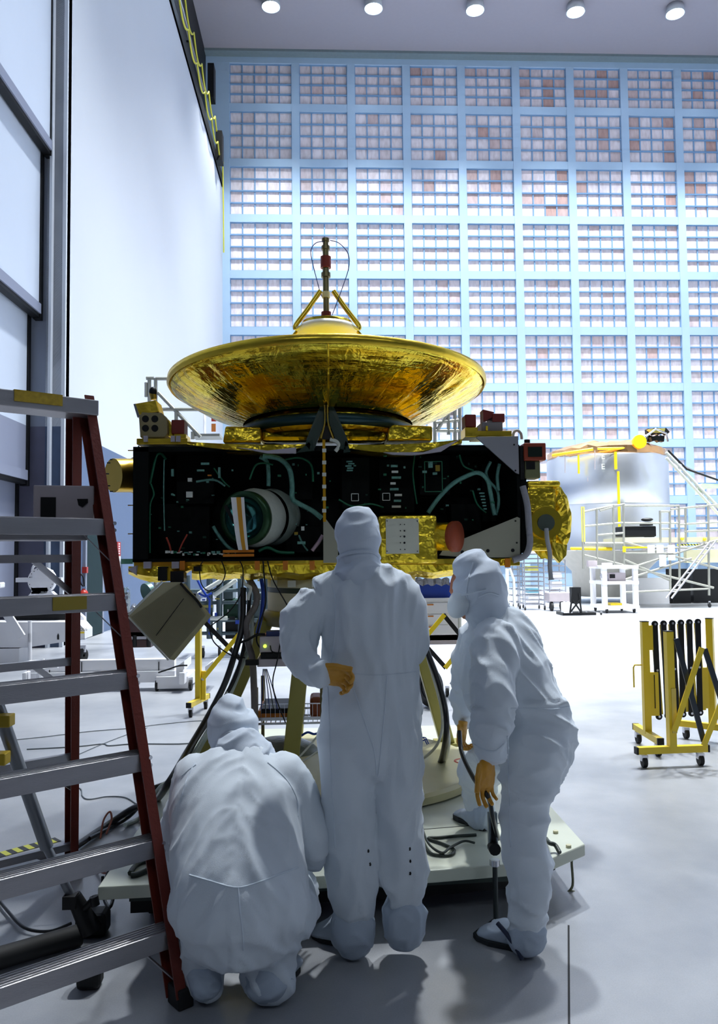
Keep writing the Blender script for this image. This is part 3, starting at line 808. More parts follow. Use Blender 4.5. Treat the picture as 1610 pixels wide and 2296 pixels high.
# left deck: base strip, thruster box with four ports
b = MB(); FB(b, (306, 983, -.02), (420, 996, .25)); b.build('gold_base_strip', m_gold2, sc, bevel=.004)
for x in (327, 388, 400):
    b = MB(); b.box(F(x, 984, -.03), (9 * S, .02, 13 * S)); b.build('grey_clamp', m_cloth, sc)
b = MB(); b.prism([F(311, 935, 0), F(317, 922, 0), F(362, 925, 0), F(374, 940, 0), F(376, 972, 0), F(368, 981, 0), F(314, 981, 0)], (0, .14, 0)); tb_ = b.build('four_port_box', M('taupe_metal', C(150, 138, 100), .5, .3), sc, bevel=.006)
for x in (326, 347):
    for y in (939, 960):
        b = MB(); p = F(x, y, -.004); b.cyl(p, p + V((0, .012, 0)), 7.6 * S, n=24); b.build('port', m_black, tb_)
b = MB(); b.prism([F(303, 905, .0), F(350, 897, .0), F(357, 923, .0), F(312, 930, .0)], (0, .16, 0)); b.build('gold_lid', m_gold2, tb_, bevel=.004)
b = MB(); b.prism([F(299, 906, .03), F(304, 905, .03), F(314, 935, .03), F(308, 936, .03)], (0, .1, 0)); b.build('silver_edge', m_steel, tb_)
b = MB(); b.cyl(F(345, 896, .05), F(342, 880, .05), .018, .022); b.build('stem', m_brass, tb_)
b = MB(); b.sph(F(343, 879, .05), (.024, .024, .032)); b.build('black_knob', m_black, tb_)
b = MB(); b.prism([F(377, 940, .05), F(390, 965, .05), F(390, 978, .05), F(377, 978, .05)], (0, .1, 0)); b.build('foil_side', m_gold, tb_)
for (x0, y0, x1, y1, nm) in ((384, 941, 413, 973, 0), (1043, 929, 1068, 958, 1)):
    b = MB(); FB(b, (x0, y0, .02), (x1, y1, .15)); rbx = b.build('red_covered_sensor', m_red_dk, sc, bevel=.006)
    b = MB(); FB(b, (x0 + (6 if not nm else 0), y1, .0), (x1 + 4, y1 + 22, .16)); b.build('gold_pedestal', m_gold2, rbx, bevel=.004)
b = MB(); FB(b, (1080, 946, .02), (1128, 974, .2)); gb = b.build('grey_sensor', M('grey_sensor', C(128, 122, 126), .5), sc, bevel=.006)
b = MB(); b.prism([F(1083, 918, .03), F(1108, 924, .03), F(1105, 935, .03), F(1084, 946, .03)], (0, .1, 0)); b.build('red_cover', m_red_dk, gb)
b = MB(); FB(b, (1104, 927, .02), (1132, 946, .2)); b.build('red_cover', m_red_dk, gb, bevel=.004)
b = MB(); FB(b, (1068, 966, .0), (1148, 978, .25)); b.build('gold_base_strip', m_gold2, sc, bevel=.004)
b = MB(); FB(b, (1090, 955, 0), (1094, 965, .02)); b.build('yellow_tab', m_yellow, gb)

# ---- left end: gold plated short barrel with pins
p = F(299, 1066, .3); q = F(254, 1066, .2)
b = MB(); b.cyl(p, q, .108, .106, 32); lb = b.build('gold_barrel', m_brass, sc, bevel=.004)
b = MB(); b.lathe([(.112, 0), (.118, .01), (.118, .04), (.112, .05)], p, (p - q), 32); b.build('barrel_flange', M('dark_brass', C(120, 96, 40), .35, .9), lb)
for i in range(8):
    a = 2 * pi * i / 8; c = q + V((0, .1 * cos(a), .1 * sin(a))); b = MB(); b.cyl(c, c + V((-.02, 0, 0)), .004, n=6); b.build('pin', m_black, lb)
for y in (1010, 1133, 1197):
    b = MB(); b.beam(F(287, y, .0), F(299, y, .0), .006, .006); b.build('gold_pin', m_brass, sc)

# ---- under the bay: gold skirt, sagging blanket, louvre panel
b = MB(); FB(b, (300, 1257, 0), (1166, 1268, .9)); b.build('lower_rail', m_gold2, sc, bevel=.003)
rings = []
nx = 60
for i in range(nx + 1):
    x = 430 + (1150 - 430) * i / nx
    t = i / nx; bot = 1296 + (3 if t < .5 else 0) - 34 * max(0, t - .78) / .22 + 2 * sin(i * 1.3)
    wv = .012 * noise.noise(V((i * .9, 0, 0)))
    rings.append([F(x, 1262, .05 + wv), F(x, 1266, -.03 + wv), F(x, bot - 14, -.02 - wv), F(x, bot, .08), F(x, bot, .5), F(x, 1262, .5)])
b = MB(); b.loft(rings, True, False); b.build('gold_skirt', m_gold, sc)
rings = []
for i in range(13):
    t = i / 12; x = 288 + (440 - 288) * t; dp = 30 * sin(pi * min(1, .12 + t * .9)) * (1 if t < .9 else .8)
    rings.append([F(x, 1270, .0), F(x, 1275 + dp * .6, -.04), F(x, 1276 + dp, .04), F(x, 1276 + dp, .4), F(x, 1270, .4)])
b = MB(); b.loft(rings, True, False); b.build('gold_pouch', m_gold, sc)
b = MB(); b.prism([F(286, 1276, -.05), F(305, 1268, -.05), F(306, 1290, -.05)], (0, .06, 0)); b.build('cloth_corner', m_cloth, sc)
for x in (331, 394):
    b = MB(); b.box(F(x, 1267, -.03), (16 * S, .03, 15 * S)); b.build('grey_clamp', m_cloth, sc)
for (x0, y0, x1, y1, nm, mt) in ((354, 1271, 374, 1302, 'black_hanger', m_black), (382, 1281, 412, 1306, 'black_block', m_black), (434, 1270, 450, 1281, 'black_clip', m_black)):
    b = MB(); FB(b, (x0, y0, -.08), (x1, y1, .02)); b.build(nm, mt, sc)
b = MB(); b.prism([F(359, 1303, -.06), F(378, 1270, -.06), F(392, 1283, -.06), F(384, 1303, -.06)], (0, .04, 0)); b.build('foil_tongue', m_gold, sc)
for x in (409, 577, 640, 700):
    b = MB(); b.box(F(x, 1268, -.04), (11 * S, .01, 20 * S)); b.build('orange_tab', m_orange, sc)
b = MB(); b.box(F(1138, 1262, -.04), (12 * S, .01, 20 * S)); b.build('orange_tab', m_orange, sc)
# louvre panel, hung on its corner
pc = [F(288, 1381, -.12), F(366, 1305, -.12), F(405, 1305, -.12), F(464, 1378, -.12), F(380, 1479, -.12)]
b = MB(); b.prism(pc, (0.02, .05, -0.012)); lp = b.build('louvre_panel', m_greypanel, sc, bevel=.003)
u0, u1 = F(290, 1383, -.125), F(372, 1305, -.125); v0 = F(380, 1478, -.125)
ribs = MB()
for i in range(1, 40):
    t = i / 40
    p0 = u0.lerp(v0, t); p1 = F(402 + (464 - 402) * min(1, t * 1.0), 1305 + (1379 - 1305) * t, -.125)
    ribs.beam(p0.lerp(p1, .02), p1.lerp(p0, .02), .0022, .004)
ribs.build('louvre_slats', M('slat_grey', C(150, 144, 112), .6), lp)  # slats a little darker than the panel
b = MB(); b.beam(F(350, 1425, -.128), F(412, 1342, -.128), .004, .004); b.build('long_slot', m_black, lp)
b = MB(); b.beam(F(288, 1379, -.12), F(364, 1303, -.12), .006, .012); b.beam(F(288, 1383, -.11), F(378, 1480, -.11), .006, .01); b.build('pale_edge', m_pale, lp)
cable('panel_cord', [F(405, 1308, -.13), F(420, 1325, -.14), F(440, 1345, -.13), F(452, 1362, -.13)], .008, m_black, lp)
for (pts, r) in (([(455, 1258), (448, 1275), (452, 1310), (470, 1325), (495, 1310), (505, 1285), (497, 1258)], .0035), ([(538, 1258), (545, 1280), (540, 1330), (515, 1370), (470, 1405)], .0035), ([(600, 1258), (612, 1300), (640, 1350), (646, 1360)], .004), ([(590, 1258), (592, 1290), (596, 1350), (582, 1400), (576, 1440), (600, 1470)], .005), ([(468, 1400), (480, 1440), (520, 1470), (550, 1475)], .004)):
    b = MB(); b.tube(spl([F(x, y, -.05) for x, y in pts], 6), r, 6); b.build('hanging_cable', m_black, sc)

# ================================================================== stand under the spacecraft
SX = F(765, 1300, .6).x; SY = 5.35
st = thing('pedestal_stand', 'cream pedestal ring on four splayed olive legs under the spacecraft', 'stand', (SX, SY, 0.25))
def zz2(py): return at(700, py, SY - .35).z
R1 = abs(at(592, 1340, SY - .3).x - SX)
b = MB(); b.lathe([(R1 * .93, zz2(1296)), (R1, zz2(1300)), (R1, zz2(1318))], (SX, SY, 0), n=40, cap=True); b.build('clamp_ring', m_beige, st)
b = MB(); b.lathe([(R1 * .99, zz2(1330)), (R1 * .99, zz2(1318))], (SX, SY, 0), n=40, cap=True); b.build('separation_band', M('dark_green_band', C(40, 54, 34), .4), st)
b = MB(); b.lathe([(R1, zz2(1372)), (R1, zz2(1330))], (SX, SY, 0), n=40, cap=True); b.build('adapter_ring', m_beige, st)
b = MB(); b.lathe([(R1 * 1.02, zz2(1408)), (R1 * 1.1, zz2(1404)), (R1 * 1.1, zz2(1378)), (R1, zz2(1372))], (SX, SY, 0), n=40, cap=True); b.build('base_flange', M('olive_flange', C(120, 112, 60), .45), st)
for i in range(6):
    a = -2.6 + i * .35; p = V((SX + R1 * cos(a), SY + R1 * sin(a), zz2(1308))); b = MB(); b.box(p, (.06, .03, .04)); b.build('clamp_block', m_pale, st)
legs = [((598, 1388, SY - .2), fl(458, 1708, .25)), ((685, 1392, SY - .3), fl(648, 1740, .25)), ((925, 1388, SY), fl(1003, 1668, .25)), ((800, 1392, SY + .3), fl(800, 1655, .25))]
for (a_, ft) in legs:
    t = at(*a_); b = MB(); b.beam(t, ft, .10, .10, up=(0, 1, 0)); o = b.build('leg', m_olive, st, bevel=.006)
    b = MB(); b.bb((ft.x - .09, ft.y - .09, .25), (ft.x + .09, ft.y + .09, .27)); b.build('foot_plate', m_olive, o)
b = MB(); b.beam(at(690, 1395, SY - .05), fl(668, 1690, .25) + V((0, .5, 0)), .035, .035); b.build('tie_rod', m_olive, st)
# ring plate on the platform beneath the stand
PX, PY = SX - 0.02, 5.1
b = MB(); b.lathe([(.001, .25), (.84, .25), (.87, .262), (.87, .30), (.84, .312), (.001, .312)], (PX, PY, 0), n=64, smooth=False); bp_ = b.build('turntable', M('cream_turntable', C(190, 184, 140), .45), None); tag(bp_, 'round cream turntable plate under the legs of the stand', 'turntable')
# ================================================================== rolling platform
ZP = 0.25
pl = [(-0.95, 3.42), (0.45, 3.5), (0.95, 3.57), (1.19, 3.76), (1.19, 6.4), (-0.95, 6.4)]
m_plat = M('worn_cream_plate', C(196, 200, 184), 0.4, var=0.16, vscale=3)
pf = thing('rolling_platform', 'low rolling platform with scuffed cream top carrying the spacecraft stand', 'platform', (0.1, 4.9, 0))
b = MB(); b.prism([(x, y, ZP - 0.055) for x, y in pl], (0, 0, 0.055)); deck = b.build('deck_plate', m_plat, pf, bevel=0.006)
b = MB(); q0 = fl(945, 1860, ZP); q1 = fl(1070, 1850, ZP); b.beam(q0 + (q0 - q1) * 6, q1 + (q1 - q0) * 1.2, .006, .002); b.build('deck_joint', m_black, deck)
b = MB(); b.prism([(x * .9 + .01, y + (.12 if y < 5 else -.12), 0.09) for x, y in pl], (0, 0, 0.105)); b.build('chassis', m_black, pf)
b = MB(); b.beam((-.85, 3.55, .165), (.95, 3.66, .165), .03, .05); b.build('front_rail', M('dark_rail_green', C(40, 56, 50), .5), pf)
for (x, y) in ((-.78, 3.75), (.98, 3.95), (-.78, 6.1), (.98, 6.1)):
    b = MB(); b.cyl((x - .025, y, .062), (x + .025, y, .062), .06, n=20); b.build('caster_wheel', m_black_rubber, pf)
for (px, py) in ((1275, 1900), (1246, 1868), (296, 1955), (300, 1922)):
    p = fl(px, py, ZP); b = MB(); b.cyl(p, p + V((0, 0, .012)), .013, n=8); b.build('deck_bolt', m_beige, deck)
# jack screws at the front edge (clamp with slotted steel bar)
jk = fl(1092, 1920, ZP); jk = V((jk.x, 3.5, 0))
jt = thing('levelling_jack', 'black levelling jack with slotted steel bar clamped to the platform front edge', 'jack', jk)
zj = lambda py: at(1090, py, 3.5).z
b = MB(); b.bb((jk.x - .02, 3.49, zj(1898)), (jk.x + .02, 3.515, zj(1822))); b.build('steel_bar', M('dull_steel', C(120, 130, 136), .35, .8), jt, bevel=.003)
b = MB(); b.bb((jk.x - .010, 3.484, zj(1890)), (jk.x + .010, 3.492, zj(1835))); b.build('slot', m_black, jt)
b = MB(); b.cyl((jk.x, 3.46, zj(1898)), (jk.x, 3.5, zj(1898)), .026, n=12); b.build('clamp_knob', m_black, jt, bevel=.003)
b = MB(); b.cyl((jk.x, 3.47, zj(1925)), (jk.x, 3.47, .03), .011, n=10); b.build('screw_rod', M('dark_screw', C(50, 56, 56), .4, .6), jt)
b = MB(); b.cyl((jk.x, 3.47, zj(1935)), (jk.x, 3.47, zj(1922)), .022, n=6); b.build('nut', m_steel, jt)
b = MB(); b.lathe([(.001, .05), (.02, .045), (.055, .012), (.055, 0), (.001, 0)], (jk.x, 3.47, 0), n=20); b.build('foot', m_black, jt)

def cab(name, pts, r, mat, label, k=6, group=None):
    return cable(name, pts, r, mat, None, label, 'cable', group, k)
m_cabdk = M('dark_green_cable', C(36, 46, 40), .5)
m_cabgr = M('grey_green_cable', C(110, 112, 88), .55)
cab('coiled_cable', [fl(x, y, ZP + .008) for x, y in ((940, 1875), (950, 1895), (965, 1913), (990, 1918), (1012, 1916), (1018, 1905), (995, 1893), (960, 1880), (985, 1878), (1030, 1874), (1068, 1872))], .007, m_cabdk, 'dark cable coiled loosely on the platform beside the middle worker')
cab('coiled_cable', [fl(x, y, ZP + .02) for x, y in ((1064, 1890), (1040, 1886), (1010, 1900), (990, 1912), (960, 1890), (945, 1850))], .006, m_cabdk, 'thin green-grey cable crossing the coil on the platform')
cab('power_cable', [fl(1224, 1880, ZP + .02), fl(1232, 1890, ZP + .04), fl(1245, 1895, ZP + .03), fl(1255, 1912, ZP + .01)], .01, m_cabdk, 'short black cable bent on the right corner of the platform')
pz = lambda px, py: at(px, py, 3.85)
cab('hanging_cable', [pz(1255, 1912) + V((.06, 0, 0)), pz(1282, 1935), pz(1284, 1985), pz(1270, 2008), pz(1285, 2030), pz(1297, 2010), pz(1280, 1998), pz(1262, 2018), pz(1258, 2040), pz(1272, 2052), pz(1290, 2035), pz(1292, 2015)], .006, m_cabgr, 'tangled grey cable hanging off the right end of the platform')
# bundle of black hoses running from the bay, down the left of the stand to the floor
m_hose = M('black_hose', C(16, 18, 20), .35)
fl2 = lambda px, py, z: fl(px, py, z)
hose = [at(545, 1318, 4.95), at(543, 1400, 4.9), at(528, 1460, 4.85), at(505, 1530, 4.8), at(470, 1600, 4.7), at(420, 1685, 4.45), at(375, 1760, 4.2)]
cab('black_hose', hose + [fl(345, 1798, .2), fl(300, 1812, .1), fl(240, 1850, .03), fl(160, 1905, .03)], .02, m_hose, 'thick black hose from the spacecraft down past the ladder to the floor')
cab('black_hose', [at(560, 1330, 5.0), at(552, 1420, 5.0), at(534, 1500, 4.95), at(500, 1570, 4.9), at(440, 1660, 4.6), fl(395, 1745, .27), fl(340, 1770, .25), fl(290, 1830, .03), fl(200, 1880, .03)], .013, m_hose, 'thinner black hose alongside the thick one left of the stand')
m_clear = M('clear_tubing', C(190, 200, 190), .25, bump=.3, bscale=40)
cab('clear_tube', [at(565, 1380, 5.05), at(562, 1440, 5.0), at(540, 1500, 5.0), at(505, 1580, 4.9), at(455, 1665, 4.7), fl(410, 1735, .28), fl(360, 1765, .27), fl(318, 1830, .03), fl(280, 1850, .02)], .014, m_clear, 'clear tubing bundled with the black hoses left of the stand')
cab('clear_tube', [at(556, 1392, 5.02), at(550, 1450, 5.0), at(528, 1510, 4.98), at(492, 1590, 4.86), at(445, 1670, 4.66), fl(402, 1742, .26)], .010, m_clear, 'thin clear tube nearest the black hose left of the stand')
cab('grey_hose', [at(553, 1290, 5.0), at(575, 1330, 4.95), at(572, 1360, 4.95), at(553, 1395, 4.9), at(556, 1440, 4.9), at(566, 1480, 4.9), at(570, 1560, 4.95), at(572, 1650, 5.0)], .021, M('braided_grey', C(112, 106, 104), .55, bump=.4, bscale=60), 'braided grey hose hanging in front of the left leg of the stand')
cab('white_cable', [at(541, 1290, 4.9), at(550, 1310, 4.88), at(562, 1318, 4.88), at(558, 1335, 4.86), at(556, 1345, 4.86)], .010, m_pale, 'white connector cable dangling below the bay left of the stand')
cab('blue_cable', [at(585, 1295, 5.0), at(590, 1330, 5.0), at(586, 1380, 5.0), at(577, 1420, 5.0)], .013, m_blue, 'blue cable hanging beside the left of the stand ring')
m_wht = M('white_hose', C(214, 216, 206), .5)
cab('black_hose', [at(944, 1375, 4.9), at(955, 1450, 4.85), at(980, 1520, 4.8), at(998, 1590, 4.75), at(1000, 1650, 4.7), fl(985, 1715, .29), fl(950, 1738, .28), fl(900, 1748, .28)], .018, m_hose, 'thick black hose curving down right of the standing worker')
cab('white_hose', [at(950, 1440, 4.95), at(968, 1500, 4.95), at(985, 1560, 4.9), at(1000, 1620, 4.85), at(1005, 1670, 4.8), fl(990, 1712, .29), fl(940, 1735, .29)], .014, m_wht, 'white hose curving down beside the black hose right of the stand')
cab('white_hose', [at(955, 1460, 5.0), at(990, 1590, 4.95), at(985, 1660, 4.9), fl(950, 1700, .34), fl(925, 1705, .33)], .009, m_wht, 'thin white hose looping inside the black hose right of the stand')
for i, (x, y) in enumerate(((938, 1668), (934, 1680))):
    b = MB(); c = fl(x, y, .33); b.tube([c + V((.07 * cos(a * .7), .0 + .05 * sin(a * .7), .03 * i + .04 * sin(a))) for a in range(9)], .004, 6)
    tag(b.build('blue_wire', m_blue), '%s blue wire coiled on the turntable right of the standing worker' % ('upper' if i == 0 else 'lower'), 'wire')
b = MB(); c = fl(1042, 1722, .27)
for k in range(3): b.tube([c + V((.06 * cos(t * pi / 8), .06 * sin(t * pi / 8), .018 * k)) for t in range(16)], .011, 6, closed=True)
tag(b.build('tape_coil', M('red_orange_hose', C(170, 60, 20), .5)), 'coil of red-orange hose on the platform beyond the bending worker', 'hose')

# equipment under the stand: wire basket shelf, orange case, electronics boxes, duffel
sh = thing('wire_shelf', 'chrome wire shelf trolley standing between the legs of the stand', 'shelf', (SX - .25, 5.3, .25))
cxs = (at(575, 1600, 5.1).x, at(722, 1600, 5.1).x)
for zy, nm in ((1622, 'wire_basket'), (1770, 'lower_shelf')):
    z = at(650, zy, 5.1).z
    b = MB()
    for i in range(15): x = cxs[0] + (cxs[1] - cxs[0]) * i / 14; b.beam((x, 5.1, z), (x, 5.6, z), .004, .004); b.beam((x, 5.1, z), (x, 5.1, z + (.12 if zy < 1700 else .02)), .003, .003)
    for y in (5.1, 5.35, 5.6): b.beam((cxs[0], y, z), (cxs[1], y, z), .012, .012)
    b.beam((cxs[0], 5.1, z + .12), (cxs[1], 5.1, z + .12), .006, .006); b.beam((cxs[0], 5.1, z + .03), (cxs[1], 5.1, z + .03), .01, .02)
    b.build(nm, m_steel, sh)
for x in cxs:
    for y in (5.1, 5.6): b = MB(); b.cyl((x, y, .315), (x, y, at(650, 1540, 5.1).z), .012, n=8); b.build('post', m_mast, sh)
zb1 = at(650, 1622, 5.1).z
b = MB(); b.bb((at(580, 1600, 5.2).x, 5.13, zb1 + .012), (at(662, 1600, 5.2).x, 5.5, zb1 + .075)); oc = b.build('tool_case', m_orange, bevel=.008)
b = MB(); b.bb((at(588, 1600, 5.2).x, 5.12, zb1 + .06), (at(660, 1600, 5.2).x, 5.48, zb1 + .09)); b.build('dark_lid', m_black, oc); tag(oc, 'orange tool case with black lid on the wire shelf behind the crouching worker', 'tool case')
b = MB(); b.bb((at(695, 1600, 5.2).x, 5.2, zb1 + .012), (at(722, 1600, 5.2).x, 5.4, zb1 + .14)); tag(b.build('red_case', M('rust_case', C(130, 60, 16), .5), bevel=.02), 'small rust-red case on the right of the wire shelf', 'case')
b = MB(); b.sph((at(625, 1700, 5.3).x, 5.4, at(620, 1705, 5.3).z), (.28, .2, .13)); tag(b.build('plastic_bag', M('grey_plastic_bag', C(104, 112, 104), .3, bump=.5, bscale=14)), 'bulging grey plastic bag behind the crouching worker on the shelf', 'bag')
eb = thing('power_supply', 'grey electronics box with green light strapped to the stand', 'electronics box', at(620, 1492, 4.75))
a_ = at(582, 1428, 4.75); c_ = at(650, 1462, 4.75)
b = MB(); b.bb((a_.x, 4.75, c_.z), (c_.x, 4.95, a_.z)); b.build('case', m_box_grey, eb, bevel=.006)
b = MB(); p = at(594, 1449, 4.74); b.cyl(p, p + V((0, .015, 0)), .010, n=14); b.build('green_lamp', M('green_led', C(210, 240, 40), .3, emit=(.6, 1, .1, 1), estr=1.5), eb)
b = MB(); a_ = at(585, 1464, 4.78); c_ = at(650, 1475, 4.78); b.bb((a_.x, 4.76, c_.z), (c_.x, 4.95, a_.z)); b.build('black_tray', m_black, eb)
b = MB(); a_ = at(578, 1477, 4.78); c_ = at(650, 1492, 4.78); b.bb((a_.x, 4.74, c_.z), (c_.x, 5.1, a_.z)); b.build('shelf_plate', m_box_grey, eb)
b = MB(); b.beam(at(640, 1480, 4.95), at(700, 1460, 5.05), .04, .04); b.build('bracket', m_box_grey, eb)
b = MB(); a_ = at(597, 1415, 4.78); c_ = at(628, 1433, 4.78); b.bb((a_.x, 4.77, c_.z + .001), (c_.x, 4.85, a_.z)); ab = b.build('navy_adapter', m_darkblue, bevel=.004); tag(ab, 'small navy adapter box lying on the grey electronics box', 'adapter')
for x in (594, 630): b = MB(); p = at(x, 1422, 4.8); b.cyl(p - V((.012, 0, 0)), p + V((.012, 0, 0)), .008, n=10); b.build('connector', M('copper_connector', C(214, 150, 130), .3, .6), ab)
cab('black_cable', [at(594, 1422, 4.79), at(575, 1424, 4.78), at(555, 1435, 4.78), at(540, 1440, 4.8)], .008, m_black, 'black cable plugged into the navy adapter box')
cab('black_cable', [at(606, 1448, 4.74), at(612, 1462, 4.7), at(640, 1462, 4.7), at(632, 1430, 4.72), at(622, 1480, 4.7), at(612, 1540, 4.72), at(640, 1620, 4.8)], .004, m_black, 'thin black cable looping off the face of the grey electronics box')
b = MB(); b.bb(at(551, 1478, 4.75), at(580, 1492, 4.72)); tag(b.build('black_clamp', m_black, bevel=.004), 'black clamp block on the grey hose by the left leg of the stand', 'clamp')
for i in range(5):
    cab('thin_wire', [at(590 + i * 2, 1500, 5.0), at(588 + i * 6, 1545, 5.0), at(586 + i * 9, 1590, 5.05)], .003, m_cabdk if i % 2 else m_bluecab, ('leftmost', 'second', 'middle', 'fourth', 'rightmost')[i] + ' thin wire hanging above the orange case', group='wires above the orange case')
for i, pts in enumerate((((650, 1720), (678, 1690), (700, 1665), (712, 1650)), ((655, 1722), (690, 1700), (718, 1680)), ((672, 1730), (690, 1755), (708, 1765)))):
    cab('white_wire', [at(x, y, 4.95) for x, y in pts], .006, m_wht, ('upper', 'middle', 'lower')[i] + ' white wire fanning out between the stand legs beside the standing worker')
cab('blue_wire', [at(675, 1650, 5.1), at(690, 1642, 5.1), at(705, 1646, 5.1), at(722, 1640, 5.1)], .008, m_blue, 'blue wire bundle resting on the wire shelf beside the standing worker')

# ================================================================== people
m_cov = M('coverall_white', C(212, 221, 231), 0.75, var=0.04, bump=0.15, bscale=500, sheen=0.2)
m_hood = M('hood_white', C(200, 210, 224), 0.75, var=0.04, bump=0.15, bscale=500)
m_boot = M('boot_cover_white', C(176, 188, 204), 0.75, var=0.05, bump=0.15, bscale=400)
m_seam = M('seam_white', C(208, 218, 230), 0.7)
m_glove = M('amber_latex', C(196, 140, 36), 0.4, var=0.15, vscale=20, bump=0.2, bscale=60)
m_skin = M('skin', C(190, 124, 92), 0.5, var=0.06)
m_sole = M('dark_sole', C(30, 34, 38), 0.7)

def chain(mb, pts, n=24, k=4, world=False, sc_=1.0):
    """elliptical loft along joints (px, py, Y, half width px, half depth m)"""
    arr = []
    for q in pts:
        px, py, Y, rx, ry = q if len(q) == 5 else (*q, None)
        c = at(px, py, Y); r = rx / FPX * Y
        arr.append((c, r * sc_, (ry if ry else r) * sc_))
    out = []
    for i in range(len(arr) - 1):
        a0 = arr[max(i - 1, 0)]; a1 = arr[i]; a2 = arr[i + 1]; a3 = arr[min(i + 2, len(arr) - 1)]
        for j in range(k):
            t = j / k
            cr = lambda p0, p1, p2, p3: 0.5 * ((2 * p1) + (p2 - p0) * t + (2 * p0 - 5 * p1 + 4 * p2 - p3) * t * t + (3 * p1 - p0 - 3 * p2 + p3) * t ** 3)
            out.append((cr(a0[0], a1[0], a2[0], a3[0]), max(.01, cr(a0[1], a1[1], a2[1], a3[1])), max(.01, cr(a0[2], a1[2], a2[2], a3[2]))))
    out.append(arr[-1])
    rings = []
    m = len(out)
    def frame(i):
        t = (out[min(i + 1, m - 1)][0] - out[max(i - 1, 0)][0]).normalized()
        s_ = V((1, 0, 0)) if abs(t.x) < 0.8 else V((0, 0, 1))
        s_ = (s_ - t * s_.dot(t)).normalized()
        return t, s_, t.cross(s_)
    for i in range(m):
        t, s_, n_ = frame(i); c, a, d = out[i]
        if i == 0:
            for ang in (80, 60, 35): f_ = radians(ang); rings.append(mb.ring(c - t * min(a, d) * .8 * sin(f_), s_, n_, a * cos(f_), d * cos(f_), n))
        rings.append(mb.ring(c, s_, n_, a, d, n))
        if i == m - 1:
            for ang in (35, 60, 80): f_ = radians(ang); rings.append(mb.ring(c + t * min(a, d) * .8 * sin(f_), s_, n_, a * cos(f_), d * cos(f_), n))
    mb.loft(rings, True, True)

def folds(p, amp=1.0, dirv=(0, 0, 1), st=0.35):
    d = V(dirv).normalized()
    q = p - d * p.dot(d) * (1 - st)
    w_ = V((noise.noise(q * 3.1), noise.noise(q * 3.1 + V((9, 2, 5))), noise.noise(q * 2.7 + V((3, 8, 1))))) * 0.12
    r1 = (1 - abs(noise.noise((q + w_) * 7.0))) ** 3
    r2 = (1 - abs(noise.noise((q + w_) * 15.0 + V((5, 5, 5))))) ** 3
    r3 = noise.noise(p * 40)
    return amp * (0.026 * (r1 - .45) + 0.016 * (r2 - .45) + 0.010 * noise.noise(p * 4.5) + 0.0012 * r3)

def finish(mb, name, mat, parent, voxel=0.012, iters=6, fold=None):
    me = bpy.data.meshes.new(name); me.from_pydata([tuple(p) for p in mb.v], [], mb.f)
    import bmesh
    bm = bmesh.new(); bm.from_mesh(me); bmesh.ops.recalc_face_normals(bm, faces=bm.faces); bm.to_mesh(me); bm.free()
    o = bpy.data.objects.new(name, me); COL.objects.link(o)
    rm = o.modifiers.new('r', 'REMESH'); rm.mode = 'VOXEL'; rm.voxel_size = voxel
    if iters: sm = o.modifiers.new('s', 'SMOOTH'); sm.factor = 0.6; sm.iterations = iters
    bpy.context.view_layer.update()
    me2 = bpy.data.meshes.new_from_object(o.evaluated_get(bpy.context.evaluated_depsgraph_get()))
    bpy.data.objects.remove(o)
    if fold:
        co = [v.co.copy() for v in me2.vertices]; nn = [v.normal.copy() for v in me2.vertices]
        for v, c, n_ in zip(me2.vertices, co, nn): v.co = c + n_ * fold(c)
    if parent is None:
        lo = V([min(v.co[i] for v in me2.vertices) for i in range(3)]); hi = V([max(v.co[i] for v in me2.vertices) for i in range(3)])
        off = V(((lo.x + hi.x) / 2, (lo.y + hi.y) / 2, lo.z))
    else: off = OFF[parent.name]
    for v in me2.vertices: v.co -= off
    me2.name = name
    me2.polygons.foreach_set('use_smooth', [True] * len(me2.polygons))
    me2.materials.clear(); me2.materials.append(mat)
    ob = bpy.data.objects.new(name, me2); COL.objects.link(ob)
    OFF[ob.name] = off.copy()
    if parent is None: ob.location = off
    else: ob.parent = parent
    return ob

def seam(target, pix, r, mat, name='seam', n=14):
    """thin stitched line lying on the cloth along the given points"""
    from mathutils.bvhtree import BVHTree
    off = OFF[target.name]; me = target.data
    bv = BVHTree.FromPolygons([v.co + off for v in me.vertices], [tuple(p.vertices) for p in me.polygons])
    pts = []
    fine_ = spl([V((x, y, 0)) for x, y in pix], n)
    for p in fine_:
        h = bv.ray_cast(CAMP, ray(p.x, p.y).normalized())
        if h[0] is not None: pts.append(h[0] + h[1] * (r * .2))
    if len(pts) > 2:
        b = MB(); b.tube(pts, r * .6 if name == 'seam' else r, 6); return b.build(name, mat, target)

